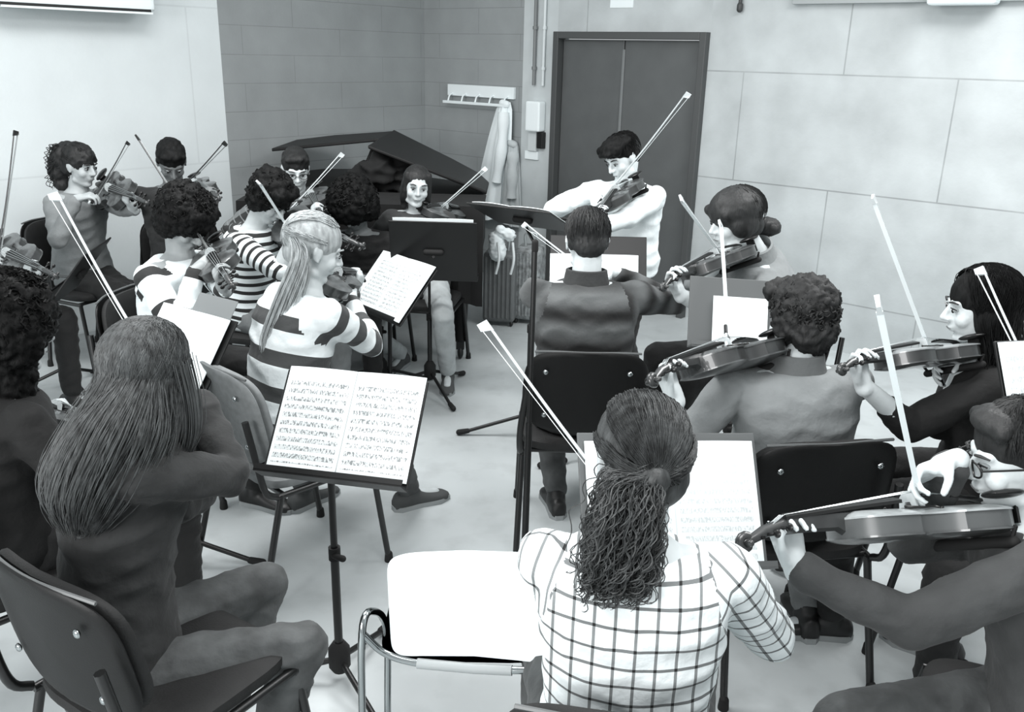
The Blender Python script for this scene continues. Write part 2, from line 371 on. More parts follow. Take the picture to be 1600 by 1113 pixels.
o = empty('coat_heap', ho); tag(o, 'heap of black coats lying on the piano left of the smiling woman', 'coats'); mb.voxel('cloth', mat('black_coat_cloth', 16, .85, var=6, scale=9), o, ho, .014, 3, disp=(.05, 7, 'fold'))
# suitcase and bag by the wall
def suitcase(o, yaw, w, h, d, m, label, name='suitcase'):
    r = empty(name, mw=M.Translation(o) @ M.Rotation(R(yaw), 4, 'Z')); tag(r, label, 'suitcase')
    mb = MB(); mb.add(*rbox((0, 0, h/2+.035), (w, d, h), .03)); mb.build('shell', m, r)
    for k in range(7):
        mb = MB(); mb.add(*rbox((-w*.4+k*w*.133, -d/2-.002, h/2+.035), (w*.06, .012, h*.88), .004)); mb.build('rib', m, r)
    for x in (-.4, .4):
        for y in (-.35, .35): mb = MB(); mb.ell((x*w, y*d, .022), (.014, .022, .022)); mb.build('wheel', mat('black_plastic', 22, .4), r)
    mb = MB(); mb.tube(path([(-w*.2, 0, h+.03), (-w*.2, 0, h+.12), (w*.2, 0, h+.12), (w*.2, 0, h+.03)], 14), .01, 8); mb.build('handle', mat('pale_metal', 190, .3, metal=.6), r)
    return r
a = G(781, 512, 0); suitcase(a+V((0, .12, 0)), -8, .23, .5, .22, mat('grey_shell', 104, .5, var=4), 'grey ribbed hard suitcase standing beside the piano')
a = G(822, 512, 0); suitcase(a+V((.02, .18, 0)), -12, .19, .52, .24, mat('speckled_shell', 132, .7, var=40, scale=25), 'speckled pale grey case standing right of the ribbed suitcase', 'travel_case')
a = P(774, 372, 6.0); mb = MB(); mb.cap(a, a+V((.02, 0, -.1)), .045, .06); mb.cap(a+V((.03, -.02, .06)), a+V((.1, 0, .02)), .03, .04)
o = empty('white_bag', V((a.x, a.y, .56))); tag(o, 'crumpled white bag lying on top of the ribbed suitcase', 'bag'); mb.voxel('cloth', mat('white_bag_cloth', 235, .8, var=12, scale=12), o, V(o.location), .009, 2, disp=(.012, 22, 'fold'))
for k, x in enumerate((.02, .12)): s = MB(); s.tube(path([a+V((x, -.05, -.02)), a+V((x+.01, -.13, -.12)), a+V((x-.01, -.135, -.22))], 8), .009, 6); s.build('strap', mat('pale_strap', 215, .7), o, origin=V(o.location))
# ================================================================== chair prototypes
m_tube = mat('black_tube', 20, .35, spec=.6); m_chrome = mat('chrome', 175, .16, metal=1); m_pad = mat('black_upholstery', 17, .7, var=5, scale=30, bump=.15, bscale=200)
m_shell = mat('black_chair_shell', 13, .5, spec=.3, bump=.06, bscale=220); m_rub = mat('rubber', 14, .8)
def curved_pad(w, h, th, cy, n=4.5, nu=22, nv=14, bulge=0, taper=0):
    rs = []                                                             # superellipse panel in XZ, curved in Y, closed skin
    ring = [(math.copysign(abs(math.cos(a))**(2/n), math.cos(a)), math.copysign(abs(math.sin(a))**(2/n), math.sin(a))) for a in [6.28319*j/40 for j in range(40)]]
    def pt(u, v, side, e):
        x = u*w/2*(1-taper*(v+1)/2*.5); y = -cy*(u*u)+side*(th/2)*e; return V((x, y, v*h/2))
    prof = [(.02, 1, 1), (.35, 1, 1), (.7, 1, 1), (.9, 1, .9), (.985, 1, .55), (1, 0, 0), (.985, -1, .55), (.9, -1, .9), (.7, -1, 1), (.35, -1, 1), (.02, -1, 1)]
    for k, sd, e in prof: rs.append([pt(x*k, y*k, sd, e) for x, y in ring])
    return rs
def make_chair():                                                       # faces +Y, origin on the floor under the seat
    c = empty('chair'); tag(c, 'chair', 'chair')
    mb = MB(); rs = [[V((p.x, p.z+.0, p.y*1.0+.455)) for p in r] for r in curved_pad(.46, .43, .05, -.004, n=5)]; mb.rings(rs); mb.build('seat', m_pad, c)
    rot = M.Rotation(R(10), 3, 'X')
    rs = [[rot @ V((p.x, -p.y, p.z))+V((0, -.235, .69)) for p in r] for r in curved_pad(.46, .33, .035, .035, n=3.6, taper=.12)]; mb = MB(); mb.rings(rs); bk = mb.build('backrest', m_pad, c)
    rs = [[rot @ V((p.x, -p.y, p.z))+V((0, -.262, .69)) for p in r] for r in curved_pad(.475, .345, .016, .035, n=3.6, taper=.12)]; mb = MB(); mb.rings(rs); mb.build('back_shell', m_shell, bk)
    for x in (-1, 1):
        for z in (.6, .78): mb = MB(); mb.ell(rot @ V((x*.15, .004, z-.69))+V((0, -.27, .69)), (.010, .006, .010), seg=8, rng=6); mb.build('rivet', m_chrome, bk)
        mb = MB(); mb.tube(path([(x*.23, -.2, .43), (x*.235, -.24, .46), (x*.235, -.262, .55), (x*.215, -.285, .72)], 12), .012, 8); mb.build('back_post', m_tube, c)
        mb = MB(); mb.tube([(x*.225, .19, .43), (x*.235, .25, .01)], .012, 8); l = mb.build('leg', m_tube, c); mb = MB(); mb.cap((x*.235, .25, .005), (x*.235, .25, .03), .017, .015); mb.build('foot_cap', m_rub, l)
        mb = MB(); mb.tube([(x*.225, -.18, .43), (x*.24, -.29, .01)], .012, 8); l = mb.build('leg', m_tube, c); mb = MB(); mb.cap((x*.24, -.29, .005), (x*.24, -.29, .03), .017, .015); mb.build('foot_cap', m_rub, l)
        mb = MB(); mb.tube([(x*.225, .2, .425), (x*.225, -.2, .425)], .011, 8); mb.build('side_rail', m_tube, c)
    for y in (-.17, .17): mb = MB(); mb.tube([(-.225, y, .425), (.225, y, .425)], .01, 8); mb.build('cross_rail', m_tube, c)
    mb = MB(); mb.tube(path([rot @ V((x_*.19, .027*(x_*x_)+.004, .168-.012*x_**4))+V((0, -.262, .69)) for x_ in (-1, -.6, -.3, 0, .3, .6, 1)], 14), .0045, 6); mb.build('top_piping', mat('piping', 88, .4), bk)
    return c
CH0 = make_chair(); CHU = [False]
def chair(pos, face, label, group=None):
    mw = M.Translation((pos.x, pos.y, 0)) @ M.Rotation(R(face-90), 4, 'Z')
    if not CHU[0]: CHU[0] = True; CH0.matrix_world = mw; CH0['label'] = label; return CH0
    return clone(CH0, mw, label, group)
# ================================================================== music stands and sheets
m_stand = mat('stand_black', 16, .4, spec=.5); m_greyd = mat('stand_grey', 92, .5)
def page_mat(name, v, ink, pitch, w, h):
    m = mat(name, v, .75); t = NT(m); tc = t.node('ShaderNodeTexCoord'); x, y, z = t.sep(tc.outputs['Object'])
    fy = t.math('FRACT', t.math('ADD', t.math('DIVIDE', y, pitch), 20))
    staff = t.math('LESS_THAN', fy, .58); l5 = t.math('LESS_THAN', t.math('FRACT', t.math('MULTIPLY', fy, 7.0)), .3)
    ax = t.math('ABSOLUTE', x); inx = t.math('MULTIPLY', t.math('GREATER_THAN', ax, .012), t.math('LESS_THAN', ax, w/2-.018)); iny = t.math('LESS_THAN', t.math('ABSOLUTE', t.math('ADD', y, .012)), h/2-.03)
    mp = t.node('ShaderNodeMapping'); mp.inputs['Scale'].default_value = (1.6, .6, 1); t.nt.links.new(tc.outputs['Object'], mp.inputs[0])
    nz = t.math('GREATER_THAN', t.noise(mp.outputs[0], 190, 3), .53)
    k = t.math('MULTIPLY', t.math('MULTIPLY', staff, t.math('MULTIPLY', inx, iny)), t.math('MINIMUM', t.math('ADD', t.math('MULTIPLY', l5, .7), t.math('MULTIPLY', nz, .8)), 1))
    gut = t.math('LESS_THAN', ax, .0016)
    t.color(t.mix(t.math('MAXIMUM', k, t.math('MULTIPLY', gut, .6)), gc(v), gc(ink))); return m
def sheet(mw, w, h, m, label, single=False, group=None):
    mb = MB(); vs = []; nu, nv = 24, 4
    for i in range(nu+1):
        for j in range(nv+1):
            u = -1+2*i/nu; z = .004+(0 if single else .010*(abs(u)**.6)*(1-abs(u)**3)); vs.append(V((u*w/2, (-.5+j/nv)*h, z)))
    n = len(vs); fs = []
    for i in range(nu):
        for j in range(nv):
            a = i*(nv+1)+j; fs.append((a, a+nv+1, a+nv+2, a+1)); fs.append((a+n, a+n+1, a+nv+2+n, a+nv+1+n))
    vs2 = [p-V((0, 0, .0025)) for p in vs]
    bd = [(i*(nv+1)) for i in range(nu+1)]; tp = [i*(nv+1)+nv for i in range(nu+1)]
    for L_ in (bd, tp):
        for a, b in zip(L_, L_[1:]): fs.append((a, b, b+n, a+n))
    for base in (0, nu*(nv+1)):
        for j in range(nv): a = base+j; fs.append((a, a+1, a+1+n, a+n))
    mb.add(vs+vs2, fs); o = mb.build('sheet_music', m); o.matrix_world = mw; return tag(o, label, 'sheet music', group)
def stand(base, desk, yaw, tilt, label, dw=.5, dh=.34, m_desk=None, legyaw=90, legr=.3, roll=0, shelf=True, hubz=.13, pr=.008):
    """base on the floor, desk centre, yaw = way the desk faces, tilt = lean back from vertical"""
    base = V((base.x, base.y, 0)); r = empty('music_stand', base); tag(r, label, 'music stand'); m_desk = m_desk or m_stand
    n = ang(yaw)*math.cos(R(tilt))+V((0, 0, math.sin(R(tilt)))); xr = V((0, 0, 1)).cross(ang(yaw)); up = n.cross(xr)
    if roll: q = M.Rotation(R(roll), 3, n); xr = q @ xr; up = q @ up
    D = desk-base; top = D-n*.03-up*.02
    mb = MB(); mb.tube([(0, 0, hubz), (0, 0, top.z*.55)], .013, 12); pl = mb.build('lower_pole', m_stand, r)
    mb = MB(); mb.tube([V((0, 0, top.z*.5)), V((0, 0, top.z-.06)), top], pr, 10); mb.build('upper_pole', m_stand, r)
    mb = MB(); mb.tube([(0, 0, top.z*.55-.03), (0, 0, top.z*.55+.01)], .018, 12); mb.cap((0, -.015, top.z*.55-.01), (.03, -.03, top.z*.55-.01), .008, .01); mb.build('clamp', m_rub, r)
    mb = MB(); mb.tube([(0, 0, hubz-.05), (0, 0, hubz-.03), (0, 0, hubz+.03), (0, 0, hubz+.055)], 0, 12, rr=[.022, .034, .034, .018]); mb.build('hub', m_rub, r)
    for k in range(3):
        d = ang(legyaw+120*k); e = d*legr+V((0, 0, .014))
        mb = MB(); mb.tube([d*.02+V((0, 0, hubz-.01)), e], .0095, 8); lg = mb.build('leg', m_stand, r)
        mb = MB(); mb.cap(d*(legr-.035)+V((0, 0, .026)), e+d*.01+V((0, 0, .003)), .013, .015); mb.build('foot_cap', m_rub, lg)
    rot = M((xr, up, n)).transposed()
    mb = MB(); mb.add(*rbox(D-n*.008, (dw, dh, .008), .003, rot)); mb.build('desk', m_desk, r, smooth=False)
    if shelf:
        mb = MB(); mb.box(D-up*(dh/2)+n*.022, (dw, .006, .06), rot); mb.box(D-up*(dh/2-.008)+n*.05, (dw, .018, .004), rot); mb.build('ledge', m_desk, r, smooth=False)
    mb = MB(); mb.cap(D-n*.02-xr*.04, D-n*.02+xr*.04, .016, .016); mb.build('tilt_joint', m_rub, r)
    W = M(((xr.x, up.x, n.x, desk.x), (xr.y, up.y, n.y, desk.y), (xr.z, up.z, n.z, desk.z), (0, 0, 0, 1)))
    return r, W
# ================================================================== violin and bow prototypes
m_var = mat('violin_varnish', 72, .3, var=16, scale=9, coat=.5, stretch=(1, 5, 1)); m_vback = mat('violin_ribs', 50, .35, var=10, scale=14, coat=.4, stretch=(1, 1, 1))
m_ebony = mat('ebony', 16, .35); m_pale = mat('maple_bridge', 200, .6); m_str = mat('string_steel', 200, .3, metal=.7)
OUT = [(0, .004), (.003, .03), (.012, .055), (.03, .078), (.06, .097), (.09, .1035), (.12, .1), (.142, .091), (.155, .089), (.16, .08), (.172, .064), (.195, .056), (.22, .057), (.237, .064), (.244, .076), (.252, .077), (.27, .08), (.295, .0835), (.318, .079), (.336, .066), (.348, .044), (.354, .022), (.356, .012)]
def make_violin(name, sc, label):
    r = empty(name); tag(r, label, name)
    for nm, z0, z1, sg in (('top_plate', .0, .0035, 1), ('back_plate', -.034, -.0305, -1)):
        mb = MB(); rs = []
        for x, w in OUT:
            k = min(1, max(0, (w-.02)/.05)); ring = []
            for j in range(13):
                u = -1+2*j/12; a_ = .0115*k*max(0, 1-abs(u)**2.2)
                ring.append(V((x, u*w*1.03, (z1+a_) if sg > 0 else (z1))))
            for j in range(13):
                u = 1-2*j/12; a_ = .0105*k*max(0, 1-abs(u)**2.2); ring.append(V((x, u*w*1.03, z0 if sg > 0 else z0-a_)))
            rs.append([p*sc for p in ring])
        mb.rings(rs); mb.build(nm, m_var, r)
    mb = MB(); rs = []
    for x, w in OUT: rs.append([V((x, w*.985, .001))*sc, V((x, w*.985, -.031))*sc, V((x, -w*.985, -.031))*sc, V((x, -w*.985, .001))*sc])
    mb.rings(rs); mb.build('ribs', m_vback, r)
    def q(*p): return V(p)*sc
    mb = MB(); mb.rings([[q(x, y*w, z0+(.0 if abs(y) > .6 else -.002)) for y, z0 in ((-1, zt), (1, zt), (.85, zb), (0, zb-.004), (-.85, zb))] for x, w, zt, zb in ((.34, .014, .012, -.03), (.37, .013, .012, -.012), (.45, .012, .008, -.012), (.478, .012, .005, -.014))]); mb.build('neck', m_vback, r)
    mb = MB(); mb.rings([[q(x, y*w, z) for y, z in ((-1, z0), (-.5, z0+.004), (0, z0+.006), (.5, z0+.004), (1, z0), (1, z0-.006), (-1, z0-.006))] for x, w, z0 in ((.228, .021, .030), (.36, .017, .021), (.478, .012, .011))]); mb.build('fingerboard', m_ebony, r)
    mb = MB(); mb.tube([q(.476, 0, -.003), q(.52, 0, -.012), q(.553, 0, -.026)], 0, 8, rr=[.012*sc, .011*sc, .008*sc])
    sp = [q(.56+(.014-.0009*k)*math.cos(2.2-k*.55)*1.05, 0, -.030+(.014-.0009*k)*math.sin(2.2-k*.55)) for k in range(16)]
    mb.tube(sp, .0085*sc, 8); mb.cap(q(.56, -.016, -.03), q(.56, .016, -.03), .006*sc, .006*sc); mb.build('scroll', m_vback, r)
    for k, (x, y) in enumerate(((.49, 1), (.503, -1), (.517, 1), (.53, -1))):
        mb = MB(); z = -.008-(x-.49)*.35; mb.tube([q(x, -y*.014, z), q(x, y*.026, z)], .0032*sc, 6); mb.ell(q(x, y*.033, z), (.004*sc, .009*sc, .0075*sc), seg=8, rng=6); mb.build('peg', m_ebony, r)
    mb = MB(); mb.rings([[q(.194+dx, y, z) for y, z in ((-.022, .016), (-.019, .034), (-.008, .045), (.008, .046), (.019, .037), (.022, .016), (.01, .016), (.006, .026), (-.006, .026), (-.01, .016))] for dx in (-.0018, .0018)]); mb.build('bridge', m_pale, r, smooth=False)
    mb = MB(); mb.rings([[q(x, -w, z), q(x, 0, z+.005), q(x, w, z), q(x, w, z-.004), q(x, -w, z-.004)] for x, w, z in ((.0, .006, .017), (.03, .012, .027), (.11, .021, .034))]); mb.build('tailpiece', m_ebony, r)
    mb = MB(); mb.ell(q(.02, .055, .03), (.033*sc, .04*sc, .009*sc)); mb.box(q(-.001, .045, .0), (.006*sc, .035*sc, .05*sc)); mb.build('chin_rest', m_ebony, r)
    mb = MB(); mb.cap(q(.055, -.09, -.058), q(.055, .09, -.058), .011*sc, .011*sc); mb.tube([q(.055, -.085, -.055), q(.055, -.1, -.03)], .004*sc, 6); mb.tube([q(.055, .085, -.055), q(.055, .1, -.03)], .004*sc, 6); mb.build('shoulder_rest', m_rub, r)
    for k in range(4):
        y = -.0165+.011*k; mb = MB(); mb.tube([q(.11, y*.8, .036), q(.194, y, .047-abs(y)*.25), q(.478, y*.45, .0145), q(.51, y*.4, -.004)], .0009, 4); mb.build('string', m_str, r)
    for s_ in (-1, 1):
        mb = MB(); pts = path([q(.165, s_*.048, .0105), q(.172, s_*.038, .0145), q(.195, s_*.040, .0135), q(.218, s_*.034, .0155), q(.226, s_*.026, .017)], 12)
        mb.tube(pts, .0022*sc, 6); mb.ell(pts[0], (.004*sc,)*3, seg=8, rng=6); mb.ell(pts[-1], (.003*sc,)*3, seg=8, rng=6); mb.build('sound_hole', m_ebony, r)
    return r
VN = {'violin': (make_violin('violin', 1.0, 'violin'), .575), 'viola': (make_violin('viola', 1.13, 'viola'), .65)}
VUSED = {'violin': False, 'viola': False}
def make_bow():
    r = empty('violin_bow'); tag(r, 'bow', 'bow'); L = .745
    mb = MB(); pts = [(x, 0, .0+.0 - .010*math.sin(math.pi*x/L)) for x in [L*i/20 for i in range(21)]]; mb.tube(pts, 0, 8, rr=[.0046-.0014*i/20 for i in range(21)]); mb.build('stick', mat('bow_stick', 205, .25, coat=.5, spec=.7), r)
    mb = MB(); mb.add(*rbox((.035, 0, -.011), (.045, .012, .018), .003)); mb.build('frog', m_ebony, r)
    mb = MB(); mb.add([V(p) for p in ((.722, -.004, .003), (.722, .004, .003), (.752, .004, .004), (.752, -.004, .004), (.737, -.005, -.024), (.737, .005, -.024), (.756, .003, -.022), (.756, -.003, -.022))], [(0, 1, 2, 3), (4, 7, 6, 5), (0, 4, 5, 1), (2, 6, 7, 3), (0, 3, 7, 4), (1, 5, 6, 2)]); mb.build('tip', m_pale, r, smooth=False)
    mb = MB(); mb.box((.395, 0, -.0195), (.69, .0105, .0014)); mb.build('bow_hair', mat('bow_horsehair', 250, .5), r, smooth=False)
    mb = MB(); mb.tube([(-.008, 0, 0), (.012, 0, 0)], .0055, 8); mb.build('screw_button', m_pale, r)
    mb = MB(); mb.tube([(.06, 0, -.001), (.1, 0, -.002)], .0058, 8); mb.build('grip', m_ebony, r)
    return r
BOW0 = make_bow(); BUSED = [False]; BL = .745
# ================================================================== people
def remat(root, mp):
    for c in list(root.children)+[g for c in root.children for g in c.children]:
        k = c.name.split('.')[0]
        if k in mp: c.material_slots[0].link = 'OBJECT'; c.material_slots[0].material = mp[k]
def skin(v): v = int(v*.93); return mat('skin_%d' % v, v, .5, var=5, scale=18, bump=.08, bscale=90, spec=.35)
m_eye = mat('eye_dark', 28, .15); m_eyew = mat('eye_white', 165, .2); m_lens = mat('glasses_frame', 18, .3)
def ik(a, c, l1, l2, pole):
    d = c-a; L = d.length; mx = (l1+l2)*.995
    if L > mx: c = a+d*(mx/L); d = c-a; L = mx
    e = d.normalized(); x = (l1*l1-l2*l2+L*L)/(2*L); h = math.sqrt(max(l1*l1-x*x, 0)); q = pole-e*pole.dot(e)
    if q.length < 1e-4: q = V((0, 0, -1))
    return a+e*x+q.normalized()*h, c
def hand(mb, w, d, dor, side, curl, s=1, spread=1, thumb=(.5, .55, -.5)):
    F = frame(w, d, dor); R3 = F.to_3x3()
    def T(p): return F @ (V(p)*s)
    for y, r in ((-.026, .0125), (-.009, .0135), (.009, .014), (.026, .0135)): mb.cap(T((.012, y*.62*side, 0)), T((.082-abs(y)*.25, y*side, 0)), r*s*1.05, r*s*.95, 10)
    mb.cap(T((.02, .018*side, -.008)), T((.055, .03*side, -.012)), .017*s, .013*s, 10); mb.cap(T((-.01, 0, 0)), T((.025, 0, 0)), .026*s, .026*s, 10)
    for k, (y, ln) in enumerate(((-.031, .058), (-.0105, .073), (.0105, .079), (.031, .071))):
        y = y*spread*side; p = V((.084-abs(y)*.2, y, 0)); a = 0; c = curl if not isinstance(curl[0], tuple) else curl[k]
        for j, (fr_, ca) in enumerate(zip((.45, .31, .24), c)):
            a += R(ca); q = p+V((math.cos(a)*ln*fr_, y*.06, -math.sin(a)*ln*fr_)); r0 = (.0086, .0078, .007)[j]; mb.cap(T(p), T(q), r0*s, (r0-.0007)*s, 8); p = q
    b = V((.022, .026*side, -.012)); td = V((thumb[0], thumb[1]*side, thumb[2])).normalized(); m1 = b+td*.042; t2 = V((thumb[0]+.5, thumb[1]*side*.35, thumb[2]*1.1)).normalized(); mb.cap(T(b), T(m1), .0125*s, .0098*s, 8); mb.cap(T(m1), T(m1+t2*.03), .0098*s, .0082*s, 8)
BWID = 1.0
def torso_rings(Pv, N, u, f, sd, s, g, fem, t0, t1, n=16, lap=0):
    global BWID
    prof = [(-.16, .15, .115), (-.05, .168, .125), (.1, .16, .118), (.32, .135 if fem else .148, .102), (.5, .142 if fem else .158, .108), (.7, .158 if fem else .172, .118), (.84, .168 if fem else .186, .112), (.92, .15 if fem else .165, .095), (.97, .105 if fem else .12, .078), (1.0, .07, .066), (1.06, .055, .058)]
    L = (N-Pv).length; rs = []
    for i in range(n+1):
        t = t0+(t1-t0)*i/n; k = 0
        while k < len(prof)-2 and prof[k+1][0] < t: k += 1
        a, b = prof[k], prof[k+1]; q = min(1, max(0, (t-a[0])/(b[0]-a[0]))); w = (a[1]+(b[1]-a[1])*q)*s*BWID+g; d = (a[2]+(b[2]-a[2])*q)*s+g
        bow = math.sin(max(0, min(1, t))*math.pi)*(-.022)*s
        c = Pv+u*(L*t)+f*(bow)
        rs.append([c+sd*(math.copysign(abs(math.cos(x))**.85, math.cos(x))*w)+f*(math.copysign(abs(math.sin(x))**.9, math.sin(x))*d) for x in [6.28319*j/28 for j in range(28)]])
    return rs
def head_geo(mb, T, s, fem):
    E = lambda c, r, **k: mb.ell(T @ V(c), tuple(x*s for x in r), T.to_3x3(), 18, 12)
    C = lambda a, b, r1, r2: mb.cap(T @ V(a), T @ V(b), r1*s, r2*s, 10)
    E((0, -.016, .03), (.073, .092, .084)); E((0, .020, -.03), (.0595, .065, .077)); E((0, .012, .0), (.067, .07, .075))
    E((0, .06, -.093), (.021, .019, .017)); C((-.045, .01, -.075), (-.012, .058, -.092), .018, .017); C((.045, .01, -.075), (.012, .058, -.092), .018, .017)
    C((0, .083, .012), (0, .104, -.022), .0075, .011); E((-.011, .092, -.027), (.009, .010, .007)); E((.011, .092, -.027), (.009, .010, .007))
    C((-.04, .067, .027), (-.012, .079, .027), .009, .008); C((.04, .067, .027), (.012, .079, .027), .009, .008)
    E((-.036, .055, -.026), (.025, .024, .026)); E((.036, .055, -.026), (.025, .024, .026))
    E((0, .082, -.052), (.022, .010, .0058)); E((0, .080, -.063), (.019, .010, .0062)); E((0, .07, -.045), (.03, .016, .02))
    for x in (-1, 1):
        E((x*.074, -.006, -.004), (.008, .019, .029)); C((x*.078, -.018, .018), (x*.082, -.02, -.006), .006, .005); C((x*.076, .004, -.03), (x*.076, -.004, -.026), .006, .006)
HAIRC = V((0, -.02, .035)); HAIRR = V((.084, .103, .09))
def hdir(a, el): return V((math.sin(R(a))*math.cos(R(el)), math.cos(R(a))*math.cos(R(el)), math.sin(R(el))))
def hs(T, d, k=1.0, s=1): return T @ (HAIRC+V((d.x*HAIRR.x, d.y*HAIRR.y, d.z*HAIRR.z))*k)
def strands(mb, T, n, start, end, tail=None, k0=.99, k1=1.04, curl=0, cf=3, r=.0014, steps=7, tsteps=16, jit=.004, seg=3, s=1):
    for i in range(n):
        a = start(); b = end(a); pts = []; ph = random.random()*6.28; kk = random.uniform(k0, k1); om = math.acos(max(-1, min(1, a.dot(b))))
        for j in range(steps+1):
            t = j/steps; d = a if om < .02 else (a*math.sin((1-t)*om)+b*math.sin(t*om))/math.sin(om)
            pts.append(hs(T, d, kk+.012*math.sin(ph+t*5)))
        if tail:
            c0 = hs(T, b, kk); offs = c0-tail[0][0]; offs = offs*random.uniform(.35, 1.0) if offs.length > .02 else V((random.uniform(-1, 1), random.uniform(-1, 1), random.uniform(-1, 1)))*.02
            w0 = max(.02, (c0-tail[0][0]).length); od = offs/w0; rj = V((random.gauss(0, 1), random.gauss(0, 1), random.gauss(0, .6)))*.35; ln = random.uniform(.86, 1.0)
            cps = [tail[m][0]+(od+rj*(m/len(tail)))*tail[m][1] for m in range(1, len(tail))]
            pts = pts+path([pts[-1]]+cps, tsteps)[1:int(tsteps*ln)+1]
        if curl:
            q = []; L = 0
            for j, p in enumerate(pts):
                d = (pts[min(j+1, len(pts)-1)]-pts[max(j-1, 0)]); x, y = basis(d if d.length > 1e-6 else V((0, 0, 1))); am = curl*min(1, .15+j/len(pts)*1.6)*(.7+.5*math.sin(ph*3))
                q.append(p+(x*math.cos(ph+j*cf*.2)+y*math.sin(ph+j*cf*.2))*am)
            pts = q
        pts = [p+V((random.gauss(0, 1), random.gauss(0, 1), random.gauss(0, 1)))*jit*.3 for p in pts]
        m = len(pts); mb.tube(pts, r, seg, True, rr=[r*(1 if j < m-2 else .5) for j in range(m)])
def hair(parent, org, T, s, sp, det):
    st = sp['style']; v = sp.get('v', 30); m = mat('hair_%d' % v, v, .55 if v > 25 else .65, var=sp.get('var', 9), scale=60, stretch=(1, 1, .25), spec=.4 if v > 20 else .15, bump=.3, bscale=120)
    mb = MB(); big = sp.get('big', 1.0)
    E = lambda c, r, **k: mb.ell(T @ V(c), tuple(x*s for x in r), T.to_3x3(), 20, 14)
    C = lambda a, b, r1, r2: mb.cap(T @ V(a), T @ V(b), r1*s, r2*s, 12)
    dis = (.002, 50, 'n'); vx = (.009, .007, .006)[det]
    if st in ('short', 'crop'):
        q = 1.0 if st == 'short' else .965
        E((0, -.020, .045), (.0815*q, .1*q, .084*q)); E((0, -.058, -.01), (.069*q, .05*q, .062)); E((-.064*q, -.025, .01), (.018, .04, .05)); E((.064*q, -.025, .01), (.018, .04, .05)); dis = (.003, 70, 'n')
        if st == 'short': E((0, .035, .095), (.058, .05, .028)); C((-.05, .045, .085), (.05, .05, .09), .022, .02); dis = (.006 if det < 2 else .002, 45, 'n')
        if sp.get('cap'): E((0, .0, .085), (.088, .105, .045)); C((-.06, .06, .075), (.06, .06, .078), .03, .026); E((0, .085, .07), (.06, .035, .018))
    elif st == 'curly':
        E((0, -.025, .05), (.094*big, .108*big, .092*big)); E((0, -.06, -.02), (.08*big, .058*big, .075*big)); E((-.07*big, -.02, .01), (.032*big, .055*big, .07*big)); E((.07*big, -.02, .01), (.032*big, .055*big, .07*big)); C((-.05, .05, .092), (.05, .055, .096), .03, .03); dis = (.016, 34, 'curl') if det == 0 else (.011, 52, 'curl')
    elif st == 'bowl':
        E((0, -.012, .045), (.094, .108, .088)); E((-.068, -.005, -.005), (.028, .058, .052)); E((.068, -.005, -.005), (.028, .058, .052)); C((-.06, .068, .05), (.06, .072, .05), .024, .024); E((0, -.06, -.02), (.075, .05, .06))
    elif st in ('long', 'pony', 'mid'):
        E((0, -.02 if st != 'mid' else -.03, .04), (.084, .103, .087)); E((0, -.055, -.015), (.074, .055, .065))
        if st in ('long', 'mid'): E((-.062, -.015, -.02), (.03, .05, .085)); E((.062, -.015, -.02), (.03, .05, .085))
        if st == 'mid': C((-.062, .02, .075), (-.078, .005, -.08), .02, .016); C((.062, .02, .075), (.078, .005, -.08), .02, .016); C((-.06, -.04, -.03), (-.06, -.02, -.13), .035, .02); C((.06, -.04, -.03), (.06, -.02, -.13), .035, .02)
    tail = [(V(p), w) for p, w in sp.get('tail', [])]; tie = None
    if tail:
        if st == 'pony' or sp.get('ponyfix'):
            tie = T @ V(sp.get('tie', (0, -.125, .03))); tail = [(tie, tail[0][1])]+tail
        k = .62 if det > 0 else .95
        pts = path([p for p, w in tail], 12); ws = [tail[min(len(tail)-1, int(i/12*(len(tail)-1)+.5))][1] for i in range(13)]
        for i in range(12): mb.cap(pts[i], pts[i+1], ws[i]*k, ws[i+1]*k, 12)
    if st == 'curly' or sp.get('curltail'): dis = ((.016 if det == 0 else .011) if st == 'curly' else .008, 34 if det == 0 else 52, 'curl')
    o = mb.voxel('hair', m, parent, org, vx, 2 if st == 'curly' else 3, disp=dis)
    if det == 0 and st not in ('curly',) and not tail: return
    sb = MB(); n = sp.get('n', (80, 260, 700)[det]); cu = sp.get('curl', 0)
    rr = (.0022, .0017, .0011)[det]
    if st in ('pony',):
        td = V((sp.get('tie', (0, -.125, .03)))-HAIRC).normalized() if False else (V(sp.get('tie', (0, -.125, .03)))-HAIRC).normalized()
        def hl():
            a = random.uniform(0, 360); el = 38-28*(abs(180-a)/180 < 1)*0
            el = 42+8*math.cos(R(a)) if abs(((a+180) % 360)-180) < 70 else (5 if abs(((a+180) % 360)-180) < 115 else -38)
            return hdir(a, el+random.uniform(-4, 5))
        strands(sb, T, n, hl, lambda a: (td+V((random.gauss(0, .05), random.gauss(0, .05), random.gauss(0, .05)))).normalized(), None, 1.02, 1.06, 0, r=rr*.85)
        if tail:
            strands(sb, T, int(n*.9), lambda: (td+V((random.gauss(0, .1), random.gauss(0, .1), random.gauss(0, .1)))).normalized(), lambda a: a, tail, 1.0, 1.06, cu, r=rr, steps=1, tsteps=44, jit=.0012)
        mb = MB(); pts = [tie+(T.to_3x3() @ V((math.cos(x), .25*math.sin(2*x)*.2, math.sin(x))))*.022*s for x in [6.28319*j/16 for j in range(17)]]; mb.tube(pts, .006, 8); mb.build('hair_tie', mat('hair_tie', sp.get('tiev', 60), .7), parent, origin=org)
    elif st in ('long',) and tail:
        def part(): return hdir(random.choice((0, 180)) if random.random() < .5 else random.uniform(-50, 230), random.uniform(62, 88))
